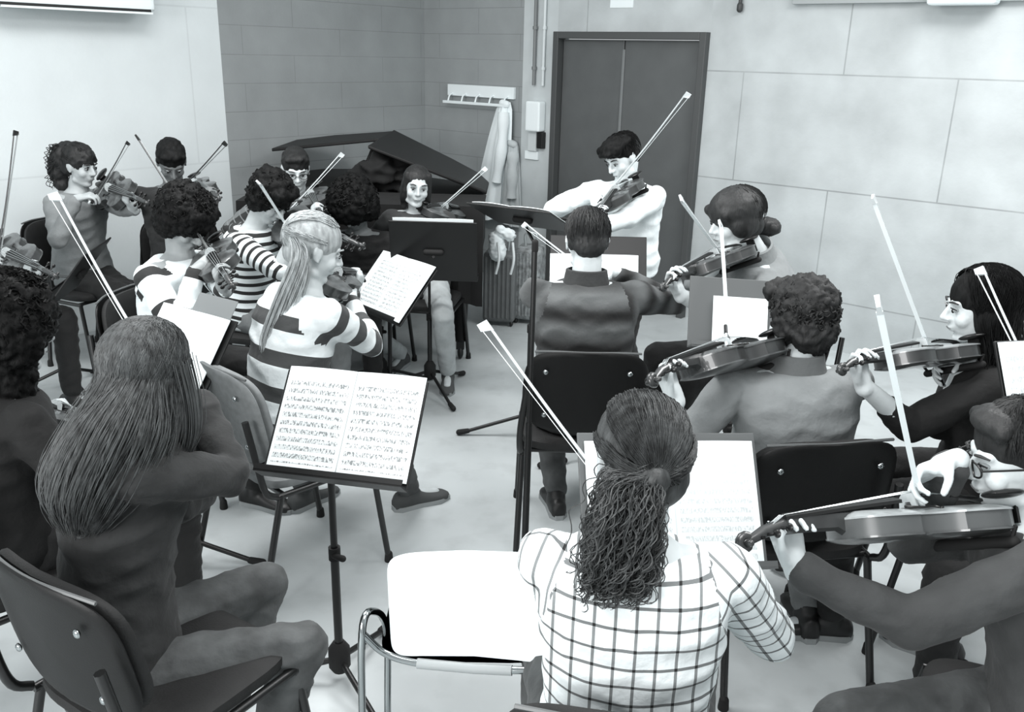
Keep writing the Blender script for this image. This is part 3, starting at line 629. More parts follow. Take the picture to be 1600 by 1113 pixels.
        def dn(a):
            az = math.degrees(math.atan2(a.x, a.y)); az = random.uniform(62, 298); return hdir(az, random.uniform(-32, -18))
        strands(sb, T, n, part, dn, tail, 1.06, 1.12, cu, r=rr*.8, tsteps=30, jit=.0006)
    elif st == 'curly':
        for i in range(n):
            a = random.uniform(0, 360); f_ = abs(((a+180) % 360)-180); el = random.uniform(48 if f_ < 55 else (0 if f_ < 90 else -55), 89); d = hdir(a, el); p = T @ (HAIRC+V((d.x*.097, d.y*.112, d.z*.1))*big); up = (p-(T @ HAIRC)).normalized(); x, y = basis(up); ph = random.random()*6; q = []
            rad = random.uniform(.006, .012)*big
            for j in range(9): q.append(p+up*(-.012+j*.0028)*big+(x*math.cos(ph+j*1.1)+y*math.sin(ph+j*1.1))*rad)
            sb.tube(q, rr*1.5, 3)
    else:
        def tp(): return hdir(random.uniform(0, 360), random.uniform(30, 88))
        def fall(a):
            az = math.degrees(math.atan2(a.x, a.y)); f_ = abs(az); lim = (34 if f_ < 55 else (0 if f_ < 80 else -40)); 
            if st == 'bowl' and f_ < 55: lim = 14
            el = math.degrees(math.asin(max(-1, min(1, a.z)))); return hdir(az+random.uniform(-8, 8), max(lim, el-random.uniform(25, 70)))
        strands(sb, T, n, tp, fall, None, (1.08 if st == 'bowl' else (1.03 if st == 'short' else .99)), (1.12 if st == 'bowl' else (1.09 if st == 'short' else 1.03)), 0, r=rr, steps=5)
    for lk_ in sp.get('locks', []):
        lp = [V(p) for p in lk_[0]]; wl = lk_[1]; vb = MB()
        for i in range(n//4):
            o_ = V((random.gauss(0, .5), random.gauss(0, .5), 0))*wl; ln = random.uniform(.8, 1); q = path([p+o_*(1 if j < len(lp)-1 else .5) for j, p in enumerate(lp)], 18); q = q[:int(18*ln)+1]; m_ = len(q)
            sb.tube(q, rr, 3)
    if sb.v: sb.build('hair_strands', m, parent, origin=org)
def shoe(mb, ankle, fd, s):
    sd = V((fd.y, -fd.x, 0)); a = V((ankle.x, ankle.y, 0)); rs = []
    for t, w, h in ((-.075, .022, .05), (-.06, .034, .075), (-.02, .038, .085), (.03, .036, .078), (.08, .042, .058), (.13, .046, .046), (.165, .038, .036), (.188, .016, .022)):
        c = a+fd*t*s; ring = []
        for j in range(14):
            x = 6.28319*j/14; z = math.sin(x); ring.append(c+sd*(math.cos(x)*w*s)+V((0, 0, (h*.5+h*.5*z if z > 0 else h*.5+h*.5*max(z*1.6, -.98))*s+.004)))
        rs.append(ring)
    mb.rings(rs)
def person(label, head, face, look, hairsp, top, bottom, s=1.0, v=200, fem=True, lean=.05, side_lean=0, zp=None, sleeve=1.0, violin=None, bow=None, L=None, Rr=None, feet=None, shoe_m=None,
           seated=True, chair_label=None, det=0, glasses=False, tail=None, collar=None, polR=None, polL=None, belly=None, jacket=False, hemw=1.0, pel=None, kneeout=.09, twist=0, noff=(0, 0, 0), chair_face=None, legf=None, bw=1.0, chair_off=(0, 0, 0), reach=.40):
    global BWID
    BWID = bw; H = P(*head) if len(head) == 3 else V(head[:3]); f = ang(face); sd = V((f.y, -f.x, 0)); lk = ang(look[0])*math.cos(R(look[1]))+V((0, 0, math.sin(R(look[1]))))
    rt = lk.cross(V((0, 0, 1))).normalized(); hu = rt.cross(lk)
    if len(look) > 2: q = M.Rotation(R(look[2]), 3, lk); rt = q @ rt; hu = q @ hu
    T = M(((rt.x*s, lk.x*s, hu.x*s, H.x), (rt.y*s, lk.y*s, hu.y*s, H.y), (rt.z*s, lk.z*s, hu.z*s, H.z), (0, 0, 0, 1)))
    N = H-V((0, 0, .148*s))-f*.035*s-lk*.01+V(noff)
    zp = zp if zp is not None else (.555 if seated else .93*s)
    Pv = V((N.x, N.y, zp))-f*lean-sd*side_lean if pel is None else V(pel)
    u = (N-Pv).normalized(); f2 = (f-u*f.dot(u)).normalized(); sd = f2.cross(u)
    if twist: q = M.Rotation(R(twist), 3, u); fs, ss = q @ f2, q @ sd
    else: fs, ss = f2, sd
    org = V((Pv.x, Pv.y, 0)); root = empty('person', org); tag(root, label, 'person')
    Ltor = (N-Pv).length; sw = (.165 if fem else .185)*s
    Sh = {1: N-u*.055*s+ss*sw, -1: N-u*.055*s-ss*sw}; ua, fa = .285*s, .25*s
    VF = None; B = N+fs*.085*s-ss*.07*s+u*.035*s
    # --- instrument
    if violin:
        kind = violin.get('kind', 'violin'); proto, LEN = VN[kind]; sc = 1 if kind == 'violin' else 1.13
        if 'base' in violin: B = P(*violin['base'])
        if 'scroll' in violin: e = sphere_hit(violin['scroll'][0], violin['scroll'][1], B, LEN*.98, violin['scroll'][2]); vd = (e-B).normalized()
        else: vd = ang(violin['dir'][0])*math.cos(R(violin['dir'][1]))+V((0, 0, math.sin(R(violin['dir'][1]))))
        upv = V((0, 0, 1)); yv = upv.cross(vd).normalized(); upv = upv-yv*violin.get('tilt', .35)
        VF = frame(B, vd, upv)
        if not VUSED[kind]: VUSED[kind] = True; vo = proto; vo.matrix_world = VF
        else: vo = clone(proto, VF)
        if 'rm' in violin: remat(vo, violin['rm'])
        vo['label'] = violin['label']; vo['category'] = kind
        lw = VF @ (V((.435, -.038, -.075))*sc)
        L = dict(w=lw, d=VF.to_3x3() @ V((.25, .12, 1)), dor=VF.to_3x3() @ V((-.1, -1, .1)), curl=((58, 62, 35), (50, 60, 35), (44, 60, 35), (40, 58, 35)), thumb=(.75, .35, -.55))
    if bow:
        if VF is not None and 'contact' not in bow: Cp = VF @ (V((.165, 0, .055))*sc)
        else: Cp = P(*bow['contact']) if len(bow['contact']) == 3 else V(bow['contact'])
        best = None; want = bow.get('frac', .4)
        for q in range(2, 90):
            fr_ = q/100; tip = sphere_hit(bow['tip'][0], bow['tip'][1], Cp, BL*(1-fr_), bow['tip'][2]); bx = (tip-Cp).normalized(); frog = tip-bx*BL
            BF = frame(frog, bx, (VF.to_3x3() @ V((0, 0, 1))) if VF is not None else V((0, 0, 1)))
            w = BF @ V((.05, .075, .045)) if 'wrist' not in bow else P(*bow['wrist']); dd = (w-Sh[1]).length; cost = abs(fr_-want)+max(0, dd-.97*(ua+fa))*12+max(0, .2-dd)*6
            if best is None or cost < best[0]: best = (cost, BF, w, dd, fr_)
        BF = best[1]
        if best[3] > (ua+fa): print('REACH bow', label[:30], round(best[3], 2))
        bo = BOW0 if not BUSED[0] else clone(BOW0, BF); BUSED[0] = True; bo.matrix_world = BF; bo['label'] = bow['label']
        remat(bo, {'tip': m_ebony, 'bow_hair': mat('grey_horsehair', 150, .6), 'stick': mat('dark_stick', 60, .3)} if bow.get('dark') else {'tip': m_pale, 'bow_hair': mat('bow_horsehair', 250, .5), 'stick': mat('bow_stick', 205)})
        Rr = dict(w=best[2], d=BF.to_3x3() @ V((.25, -1, -.45)), dor=BF.to_3x3() @ V((.1, -.45, 1)), curl=(38, 45, 30), thumb=(.55, .1, -.8))
    kz = .50
    def kneehand(i): return dict(w=Pv+f*.33+sd*i*.12+V((0, 0, .11)), d=f-V((0, 0, .1)), dor=V((0, 0, 1)), curl=(15, 20, 10), thumb=(.7, .6, -.2))
    hands = {-1: L or kneehand(-1), 1: Rr or kneehand(1)}
    arm = {}
    for i in (-1, 1):
        h = hands[i]; W = V(h['w']) if not isinstance(h['w'], tuple) or len(h['w']) != 3 or 'abs' in h else P(*h['w'])
        pole = (polR if i == 1 else polL) or ((ss*.9-u*.8-f*.1) if i == 1 else (-u+f*.25+ss*.15))
        if (W-Sh[i]).length > ua+fa+.01: print('REACH', i, label[:30], round((W-Sh[i]).length, 2))
        el, W2 = ik(Sh[i], W, ua, fa, V(pole)); arm[i] = (Sh[i], el, W2)
    # --- legs
    legs = {}; tl, cl = .43*s, .42*s; lf = f if legf is None else ang(legf); lsd = V((lf.y, -lf.x, 0))
    for i in (-1, 1):
        hip = Pv+lsd*i*.085*s-u*.02
        if seated:
            ft = feet[(i+1)//2] if feet else None
            an = V((ft.x, ft.y, .085)) if ft else hip+lf*(reach*s)+lsd*i*kneeout; an.z = .085
            kn, an = ik(hip, an, tl, cl, V((0, 0, 1))+lf*.8+lsd*i*.15)
        else:
            ft = feet[(i+1)//2] if feet else None
            an = V((ft.x, ft.y, .085)) if ft else V((hip.x, hip.y, .085))+sd*i*.05; kn, an = ik(hip, an, tl*1.0, cl*1.0, f)
        legs[i] = (hip, kn, V((an.x, an.y, max(.07, an.z))))
    fdir = {i: (lf+lsd*i*.18).normalized() for i in (-1, 1)}
    # --- body (one continuous surface)
    mb = MB(); head_geo(mb, T, s, fem)
    mb.cap(T @ V((0, -.028, -.045)), N+u*.0+f2*.005, .052*s if not fem else .045*s, .058*s)
    mb.rings(torso_rings(Pv, N, u, f2, sd, s, -.012, fem, -.12, 1.04))
    for i in (-1, 1):
        a, e, w = arm[i]; hip, kn, an = legs[i]
        mb.cap(N-u*.05*s, a, .055*s, .048*s); mb.cap(a, e, .045*s, .036*s); mb.cap(e, w, .037*s, .0245*s); mb.cap(e, e.lerp(w, .4), .037*s, .036*s)
        h = hands[i]; hand(mb, w, V(h['d']), V(h['dor']), i, h['curl'], s*.98, thumb=h.get('thumb', (.5, .55, -.5)))
        mb.cap(hip, kn, .075*s, .052*s); mb.cap(kn, an, .05*s, .036*s); mb.cap(kn, kn.lerp(an, .35), .05*s, .052*s); mb.cap(an-V((0, 0, .03)), an+fdir[i]*.12*s-V((0, 0, .045)), .03*s, .022*s)
    mb.voxel('body', skin(v), root, org, (.0065, .0052, .0045)[det], 3)
    # --- face
    mb_e = []
    for x in (-1, 1):
        mb = MB(); c = T @ V((x*.031, .0755, .006)); mb.ell(c, (.0115*s, .0105*s, .0068*s), T.to_3x3(), 14, 10)
        e = mb.build('eye', m_eyew, root, origin=org)
        mb = MB(); mb.ell(T @ V((x*.031, .0835, .004)), (.006*s, .0045*s, .0068*s), T.to_3x3(), 12, 8); mb.build('iris', m_eye, e, origin=V((0, 0, 0)) if False else org); 
        mb = MB(); mb.tube([T @ V((x*.016, .0885, .028)), T @ V((x*.034, .0855, .033)), T @ V((x*.05, .072, .028))], 0, 6, rr=[.003*s, .0036*s, .002*s]); mb.build('eyebrow', mat('eyebrow_%d' % hairsp.get('v', 30), hairsp.get('v', 30)+14, .6), root, origin=org)
        mb = MB(); mb.tube([T @ V((x*.017, .0815, .008)), T @ V((x*.031, .089, .0145)), T @ V((x*.046, .0765, .009))], .0019*s, 5); mb.build('eyelash', m_eye, root, origin=org)
    mb = MB(); mb.ell(T @ V((0, .0885, -.0575)), (.019*s, .0045*s, .0022*s), T.to_3x3(), 14, 8); mb.build('lips', mat('lip_line', max(60, v-95), .5), root, origin=org)
    if glasses:
        mb = MB()
        for x in (-1, 1):
            pts = [T @ V((x*.034+.024*math.cos(a), .099-.006*abs(math.cos(a)), .005+.017*math.sin(a))) for a in [6.28319*j/20 for j in range(21)]]; mb.tube(pts, .0022*s, 6)
            mb.tube([T @ V((x*.057, .094, .01)), T @ V((x*.082, .02, .012)), T @ V((x*.083, -.015, .004))], .0022*s, 6)
        mb.tube([T @ V((-.01, .101, .008)), T @ V((.01, .101, .008))], .002*s, 6); mb.build('glasses', m_lens, root, origin=org)
    # --- clothes
    def post(nm, cw):
        segs = []
        def seg(a, b, rad, ax, y0, hi=1):
            a = np.array(a); b = np.array(b); d = b-a; LL = np.linalg.norm(d); dn = d/LL; t = (cw-a)@dn; q = a+dn*np.clip(t, 0, LL*hi)[:, None]
            segs.append((np.linalg.norm(cw-q, axis=1)-rad, (cw-a)@np.array(ax), t+y0))
        seg(Pv-u*.1, N, .13*s, sd, -.1, .88)
        for i in (-1, 1):
            a, e, w = arm[i]; nrm = (e-a).cross(w-e); nrm = nrm.normalized() if nrm.length > 1e-5 else sd
            seg(a, e, .055*s, nrm, 0); seg(e, w, .045*s, nrm, (e-a).length)
        nl = len(nm.loops); vi = np.empty(nl, dtype=np.int32); nm.loops.foreach_get('vertex_index', vi)
        nf = len(nm.polygons); ls = np.empty(nf, dtype=np.int32); nm.polygons.foreach_get('loop_start', ls)
        lf_ = np.zeros(nl, dtype=np.int32); lf_[ls[1:]] = 1; lf_ = np.cumsum(lf_)
        D = np.stack([q[0] for q in segs]); F_ = np.stack([np.bincount(lf_, weights=dd[vi], minlength=nf) for dd in D]); ch_ = F_.argmin(axis=0)[lf_]
        X = np.stack([q[1] for q in segs]); Y_ = np.stack([q[2] for q in segs]); cu = np.zeros((nl, 3), dtype=np.float32)
        cu[:, 0] = X[ch_, vi]; cu[:, 1] = Y_[ch_, vi]
        at = nm.attributes.new('cu', 'FLOAT_VECTOR', 'CORNER'); at.data.foreach_set('vector', cu.reshape(-1))
    mb = MB(); g = .016 if not jacket else .024
    mb.rings(torso_rings(Pv, N, u, f2, sd, s, g, fem, -.2 if not seated else -.14, .985, 18))
    for i in (-1, 1):
        a, e, w = arm[i]; mb.cap(N-u*.07*s, a, .06*s, .055*s); mb.cap(a, e, (.052+g*.5)*s, (.043+g*.4)*s)
        if sleeve > 0: mb.cap(e, e.lerp(w, sleeve*.93), (.043+g*.4)*s, (.033+g*.25)*s)
    mb.voxel('jacket' if jacket else 'shirt', top, root, org, (.011, .009, .007)[det], 3, disp=(.0075 if not jacket else .009, 9, 'fold'), post=post)
    if collar:
        mb = MB(); rs = []
        for z, r_, dz in ((-.03, .078, 0), (.0, .07, .0), (.035, .066, .004), (.032, .074, .004), (-.002, .08, 0), (-.035, .092, 0)):
            rs.append([N+u*(z+.012)*s+sd*math.cos(x)*r_*s*1.05+f2*(math.sin(x)*r_*s) for x in [6.28319*j/28 for j in range(28)]])
        mb.rings(rs, cap=False); mb.build('collar', collar, root, origin=org)
    mb = MB(); mb.rings(torso_rings(Pv, N, u, f2, sd, s, .008, fem, -.2, .12, 8))
    for i in (-1, 1):
        hip, kn, an = legs[i]; mb.cap(hip, kn, .088*s, .064*s); mb.cap(kn, kn.lerp(an, .45), .064*s, .058*s); mb.cap(kn.lerp(an, .45), kn.lerp(an, .93), .058*s, .05*s*hemw)
    mb.voxel('trousers', bottom, root, org, (.012, .01, .008)[det], 3, disp=(.007, 11, 'fold'))
    for i in (-1, 1):
        mb = MB(); an = legs[i][2]; fd = fdir[i]; shoe(mb, an, fd, s); mb.cap(an+V((0, 0, .0)), an-V((0, 0, .03)), .04*s, .042*s)
        so = mb.voxel('shoe', shoe_m or mat('black_leather', 26, .45), root, org, .008, 2)
        mb = MB(); sdd = V((fd.y, -fd.x, 0)); a = V((an.x, an.y, .009)); mb.rings([[a+fd*(t*s)+sdd*(w*q*s)+V((0, 0, z)) for t, w, q in ((-.078, .015, 1), (-.05, .038, 1), (.05, .036, 1), (.13, .047, 1), (.185, .022, 1), (.185, .022, -1), (.13, .047, -1), (.05, .036, -1), (-.05, .038, -1), (-.078, .015, -1))] for z in (-.009, .012)])
        mb.build('sole', mat('pale_sole', 150, .7), so, origin=org)
    sp = dict(hairsp)
    if tail: sp['tail'] = tail
    hair(root, org, T, s, sp, det)
    ch = None
    if seated and chair_label: ch = chair(Pv+f*.03+V(chair_off), face if chair_face is None else chair_face, chair_label)
    return dict(root=root, Pv=Pv, N=N, T=T, arm=arm, legs=legs, f=f, sd=sd, u=u, H=H, VF=VF, chair=ch, inst=vo if violin else None)
# ================================================================== the players
c_grey = cloth('grey_jersey', 128, var=10); c_dark = cloth('dark_sweater', 38, var=8); c_black = cloth('black_knit', 15, var=4, sheen=.0); c_blackt = cloth('black_trousers', 20, var=4)
c_jean = cloth('dark_denim', 74, var=14); c_jean2 = cloth('grey_denim', 96, var=14); c_pale = cloth('pale_trousers', 180, var=10)
c_thin = cloth('thin_striped_jersey', 225, 'stripe', period=.042, duty=.42, v2=28); c_wide = cloth('wide_striped_jersey', 230, 'stripe', period=.125, duty=.42, v2=62, ph=.03)
c_band = cloth('banded_shirt', 238, 'stripe', period=.17, duty=.26, v2=36, ph=.06); c_plaid = cloth('white_checked_shirt', 234, 'plaid', period=.036, v2=24)
c_jack = cloth('banded_dark_jacket', 92, 'bands', period=.12, v2=22); c_white = cloth('white_sweater', 240, var=6); c_greys = cloth('grey_sweater', 134, var=6)
c_slate = cloth('slate_sweater', 56, var=5); c_grt = cloth('grey_trousers', 118, var=8)
m_sh_d = mat('grey_suede', 70, .8); m_sh_l = mat('pale_trainer', 205, .6); m_sh_b = mat('black_leather', 26, .45)
def Z(px, py, z): return G(px, py, z)
# 1 far left woman with viola
person('woman with curly dark ponytail and grey top playing viola before the white wall', (126, 259, 5.15), 335, (338, -12), dict(style='pony', v=26, tie=(0, -.11, .06), curl=.01, curltail=1, n=120), c_grey, c_blackt, v=195,
       tail=[(P(97, 240, 5.15), .055), (P(92, 262, 5.17), .06), (P(97, 288, 5.17), .045)], violin=dict(kind='viola', scroll=(222, 312, False), label='dark viola held by the woman with the curly dark ponytail', tilt=1.1),
       bow=dict(tip=(198, 222, True), frac=.3, dark=1, label='thin dark bow standing almost upright beside the far left woman'), chair_label='black padded chair under the woman with the curly dark ponytail', feet=[Z(170, 575, 0), Z(195, 570, 0)], polR=(-.2, -.5, -1))
# 2
person('person with short dark hair and dark sweater, head bowed, near the white wall', (268, 253, 5.1), 290, (296, -40), dict(style='short', v=18), c_dark, c_blackt, v=120, fem=False,
       violin=dict(scroll=(338, 302, False), label='violin of the dark haired person by the white wall'), bow=dict(tip=(350, 222, False), frac=.45, dark=1, label='thin dark bow slanting up right against the white wall edge'),
       chair_label='black chair under the dark haired person by the white wall')
# 6
person('young man with short dark hair and glasses facing the camera before the piano', (462, 265, 5.25), 285, (290, -22), dict(style='short', v=24), cloth('dark_checked_shirt', 60, 'plaid', period=.05, v2=150), c_blackt, v=215, fem=False, glasses=True,
       violin=dict(scroll=(500, 330, False), label='violin pointing at the camera under the chin of the bespectacled young man'), bow=dict(tip=(532, 240, False), frac=.6, label='long bow rising to the upper right between two dark heads'), chair_label='black chair under the bespectacled young man by the piano')
# 7
person('person with big black curly hair, head bowed, left of the smiling woman', (552, 326, 4.93), 262, (255, -42), dict(style='curly', v=12, big=1.36, var=5, n=300), c_black, c_blackt, v=130, noff=(0, .05, .0), chair_label='black chair under the person with big black curls')
# 8
person('smiling woman with parted dark hair and dark top facing the camera behind a black desk', (651, 292, 5.05), 262, (283, -6, -6), dict(style='mid', v=26), cloth('dark_green_top', 50, var=6), c_pale, v=212, shoe_m=m_sh_d, s=.97,
       violin=dict(scroll=(742, 330, True), label='violin held out to the right by the smiling woman'), bow=dict(tip=(757, 262, False), frac=.62, label='thin bow pointing up right in front of the smiling woman'), feet=[Z(700, 603, 0), Z(628, 573, 0)], chair_label='black chair under the smiling woman by the piano', polR=(-1, -.2, -.6))
# 9
person('standing violinist in white sweater with dark hair before the grey double door', (972, 247, 4.55), 235, (218, -28, 8), dict(style='short', v=15, cap=1), c_white, c_blackt, s=.95, v=230, fem=False, seated=False, lean=.06, jacket=True, zp=.84,
       violin=dict(scroll=(930, 338, False), label='violin held downward by the standing violinist in white', tilt=.5), bow=dict(tip=(1072, 146, False), frac=.28, label='bow raised diagonally across the grey door by the standing violinist'), polR=(-1, -.2, -.4), det=1)
# 3
person('person with bushy dark hair and thin striped jersey bent over a viola', (424, 312, 4.4), 345, (330, -42), dict(style='curly', v=15, big=1.06, n=200), c_thin, c_grt, v=195, sleeve=.1, noff=(-.06, .02, 0),
       violin=dict(kind='viola', scroll=(560, 378, False), label='viola played by the person in the thin striped jersey', tilt=.9), bow=dict(tip=(402, 284, False), contact=(462, 378, 4.2), frac=.05, label='pale bow leaning left in front of the bushy dark hair'), chair_label='chair under the person in the thin striped jersey', polR=(-.8, -.3, -1))
# 5
person('person with mop of black hair and white shirt with dark bands, left of centre', (290, 347, 3.6), 350, (335, -40), dict(style='curly', v=13, big=1.14, n=300), c_band, c_blackt, v=165, fem=False, det=1, twist=-8,
       violin=dict(scroll=(356, 437, False), label='dark violin held low by the person in the banded white shirt', tilt=.6), bow=dict(tip=(213, 213, True), frac=.2, dark=1, label='thin bow with dark tip reaching up left against the white wall'), chair_label='chair under the person in the banded white shirt', polR=(-.1, -.5, -1))
# 4
r4 = person('woman with long blonde ponytail and wide striped jersey behind the nearest stand', (492, 390, 3.05), 42, (25, -22), dict(style='pony', v=158, var=26, tie=(-.0, -.108, .035), n=520, tiev=140), c_wide, c_jean, v=210, det=1, pel=Z(442, 668, .56),
       tail=[(P(470, 402, 2.95), .026), (P(448, 470, 2.90), .034), (P(425, 525, 2.88), .026), (P(412, 562, 2.88), .008)], violin=dict(scroll=(566, 425, True), label='violin of the woman with the long blonde ponytail', tilt=.5),
       polR=(1, .1, -1.2), Rr=dict(w=P(548, 472, 3.3), d=(-.2, .6, .3), dor=(.3, -.3, 1), curl=(38, 45, 30), abs=1), feet=[Z(475, 792, 0), Z(640, 792, 0)], shoe_m=m_sh_d, chair_label='chair with grey backrest and black tube frame under the blonde ponytail woman', chair_face=45)
remat(r4['chair'], {'seat': mat('grey_upholstery', 118, .7, var=8, scale=40), 'backrest': mat('grey_upholstery', 118), 'back_shell': mat('grey_upholstery', 118)})
# 10
person('man with cropped dark hair and dark banded jacket seen from behind in the centre', (917, 376, 3.3), 90, (96, -14), dict(style='crop', v=40, var=8, n=900), c_jack, c_jean, v=232, fem=False, det=1, jacket=True, collar=cloth('dark_collar', 44), lean=.03,
       violin=dict(base=(925, 432, 3.46), dir=(88, -26), label='violin hidden in front of the man in the dark banded jacket'), bow=dict(tip=(821, 349, True), frac=.3, label='short looking bow left of the cropped head of the jacketed man'), polR=(1.5, -.3, -.75), polL=(-.25, .2, -1), chair_label='black shell chair behind the man in the dark banded jacket', feet=[Z(868, 800, 0), Z(985, 790, 0)])
# 11
r11 = person('person with bowl haircut and short ponytail in pale grey shirt against the pale wall', (1148, 345, 3.6), 190, (196, -12), dict(style='bowl', v=36, n=520), c_greys, c_blackt, s=1.04, v=220, det=1, noff=(.06, .03, .01), pel=Z(1190, 560, .56), collar=c_greys,
       violin=dict(scroll=(1032, 438, False), base=(1160, 390, 3.53), label='violin pointing down left from the person with the bowl haircut', tilt=.5), bow=dict(tip=(1063, 307, False), frac=.3, label='bow in front of the right edge of the grey door'), chair_label='chair under the person with the bowl haircut', sleeve=0, polL=(-.1, -.4, -1))
hb = MB(); q = P(1200, 355, 3.68); hb.ell(q, (.05, .04, .04)); hb.cap(P(1180, 350, 3.66), q, .03, .03)
hb.voxel('hair_bun', mat('hair_36', 36), r11['root'], V(r11['root'].location), .008, 2, disp=(.01, 34, 'curl'))
# 12
person('man with short curly dark hair in fitted grey sweater seen from behind', (1250, 502, 2.55), 100, (112, -12), dict(style='curly', v=24, big=.9, n=800), c_greys, cloth('light_denim', 122, var=14), v=222, fem=False, det=1, collar=cloth('grey_collar', 92), sleeve=.12, lean=.02, s=1.03, noff=(-.02, 0, .02),
       violin=dict(kind='viola', scroll=(1013, 576, False), label='dark viola pointing left from the man in the grey sweater', tilt=.6), bow=dict(tip=(1124, 346, True), frac=.08, wrist=(1222, 572, 2.72), label='pale bow crossing the face of the person with the bowl haircut'),
       feet=[Z(1035, 880, 0), Z(1256, 985, 0)], chair_label='black padded chair with shiny rivets under the man in the grey sweater', polR=(1, -.2, -1.2), polL=(-.7, -.3, -1))
# 13
person('woman with long wavy black hair and black dress playing in profile by the right wall', (1530, 480, 2.65), 165, (170, -10), dict(style='long', v=20, n=900, curl=.005), c_black, c_blackt, v=230, det=1, sleeve=.45,
       tail=[(P(1545, 505, 2.66), .085), (P(1550, 560, 2.6), .09), (P(1552, 620, 2.56), .075), (P(1550, 680, 2.55), .04)], violin=dict(scroll=(1312, 562, False), label='violin held level by the woman with long black hair', tilt=.5, rm={'top_plate': mat('highlight_varnish', 140, .3, var=14, coat=.5)}),  # top plate colour lightened, its highlights painted into the varnish
       bow=dict(tip=(1365, 308, False), frac=.3, label='long bow standing against the blank pale wall at right'), chair_label='chair under the woman with long black hair')
# 18
person('person mostly beyond the left edge, holding an instrument before the black chair', (-48, 352, 4.3), 345, (350, -20), dict(style='short', v=30), c_dark, c_blackt, v=200, fem=False,
       violin=dict(kind='viola', scroll=(78, 425, False), label='viola poking in from the left edge of the picture', tilt=.9), bow=dict(tip=(22, 206, True), frac=.3, dark=1, label='thin bow with round dark tip at the far left edge'))
# 17
person('person in black with big long black hair at the left edge, seen from behind', (16, 520, 2.25), 48, (48, -8), dict(style='curly', v=9, big=1.3, var=3, n=500), c_black, c_blackt, v=190, det=1,
       tail=[(P(12, 550, 2.2), .1), (P(14, 610, 2.2), .105), (P(10, 670, 2.2), .06)], violin=dict(scroll=(118, 640, True), base=(60, 650, 2.45), label='violin mostly hidden beside the big long black hair'), chair_label='chair at the left edge under the person in black')
# 16
r16 = person('girl with very long straight brown hair, dark jacket and jeans, nearest at left', (236, 582, 1.86), 20, (58, -14), dict(style='long', v=70, var=24, n=2600, locks=[([P(268, 560, 1.85), P(282, 620, 1.86), P(284, 670, 1.86), P(278, 720, 1.85)], .035)]), cloth('dark_jacket', 38, var=7), c_jean, v=220, det=2, jacket=True, pel=Z(188, 1018, .48), legf=32, reach=.27, s=.94, bw=.88,
       tail=[(P(225, 605, 1.81), .092), (P(192, 690, 1.73), .11), (P(152, 775, 1.69), .092), (P(130, 840, 1.68), .03)], violin=dict(base=(290, 690, 1.98), scroll=(335, 738, True), label='violin hidden behind the long straight brown hair', tilt=.5),
       bow=dict(tip=(90, 304, True), contact=(292, 644, 2.1), frac=.08, label='long pale bow reaching up left over dark trousers, from the long haired girl'), polR=(1, -.4, -1), kneeout=.05, chair_face=58, chair_off=(.09, -.03, 0), chair_label='black padded chair with rounded back under the long haired girl')
# 14
person('man with glasses, undercut hair and slate sweater with viola at the right edge', (1588, 714, 1.72), 158, (176, -14), dict(style='short', v=30, var=3, n=1800), c_slate, c_jean, v=232, fem=False, det=2, glasses=True, lean=.0, pel=Z(1640, 1128, .52), legf=195, kneeout=0,
       violin=dict(kind='viola', scroll=(1158, 822, False), base=(1545, 800, 1.72), label='large pale viola held across the lower right foreground', tilt=.62, rm={'top_plate': mat('light_varnish', 165, .28, var=18, coat=.5), 'ribs': mat('mid_varnish', 84, .35)}),
       bow=dict(tip=(1371, 468, False), frac=.06, label='thick white bow standing on the large foreground viola'), polL=(-.5, -.3, -1), chair_label='black chair at the lower right corner under the man with glasses')
# 15
person('woman with curly brown ponytail and white checked shirt, nearest in the middle', (1000, 716, 1.47), 84, (100, -8), dict(style='pony', v=56, var=22, tie=(-.01, -.118, .0), n=2600, curl=.007, tiev=190), c_plaid, c_jean, v=220, det=2, s=1.0, fem=True, lean=.04,
       tail=[(P(985, 775, 1.36), .042), (P(978, 820, 1.33), .052), (P(965, 870, 1.32), .05), (P(950, 905, 1.32), .034)], violin=dict(base=(992, 850, 1.58), dir=(84, -22), label='violin hidden in front of the woman in the white checked shirt', tilt=.4),
       bow=dict(tip=(761, 505, True), contact=(965, 770, 1.85), frac=.33, label='long white bow left of the checked shirt, tip over the floor'), polR=(1, -.35, -1.0), polL=(.1, .3, -1), chair_label='chair under the woman in the white checked shirt')
# 19
person('person just beyond the right edge whose bow reaches into view', (1770, 600, 2.15), 150, (165, -10), dict(style='short', v=30), c_dark, c_blackt, v=225, fem=False, violin=dict(base=(1690, 640, 2.15), scroll=(1630, 640, True), label='violin just beyond the right edge of the picture'),
       bow=dict(tip=(1536, 420, True), contact=(1640, 625, 2.15), frac=.35, label='white bow crossing the long black hair at the right edge'))
# ================================================================== chairs near the camera
chair(P(60, 380, 5.35), 250, 'empty black chair against the white wall at far left')
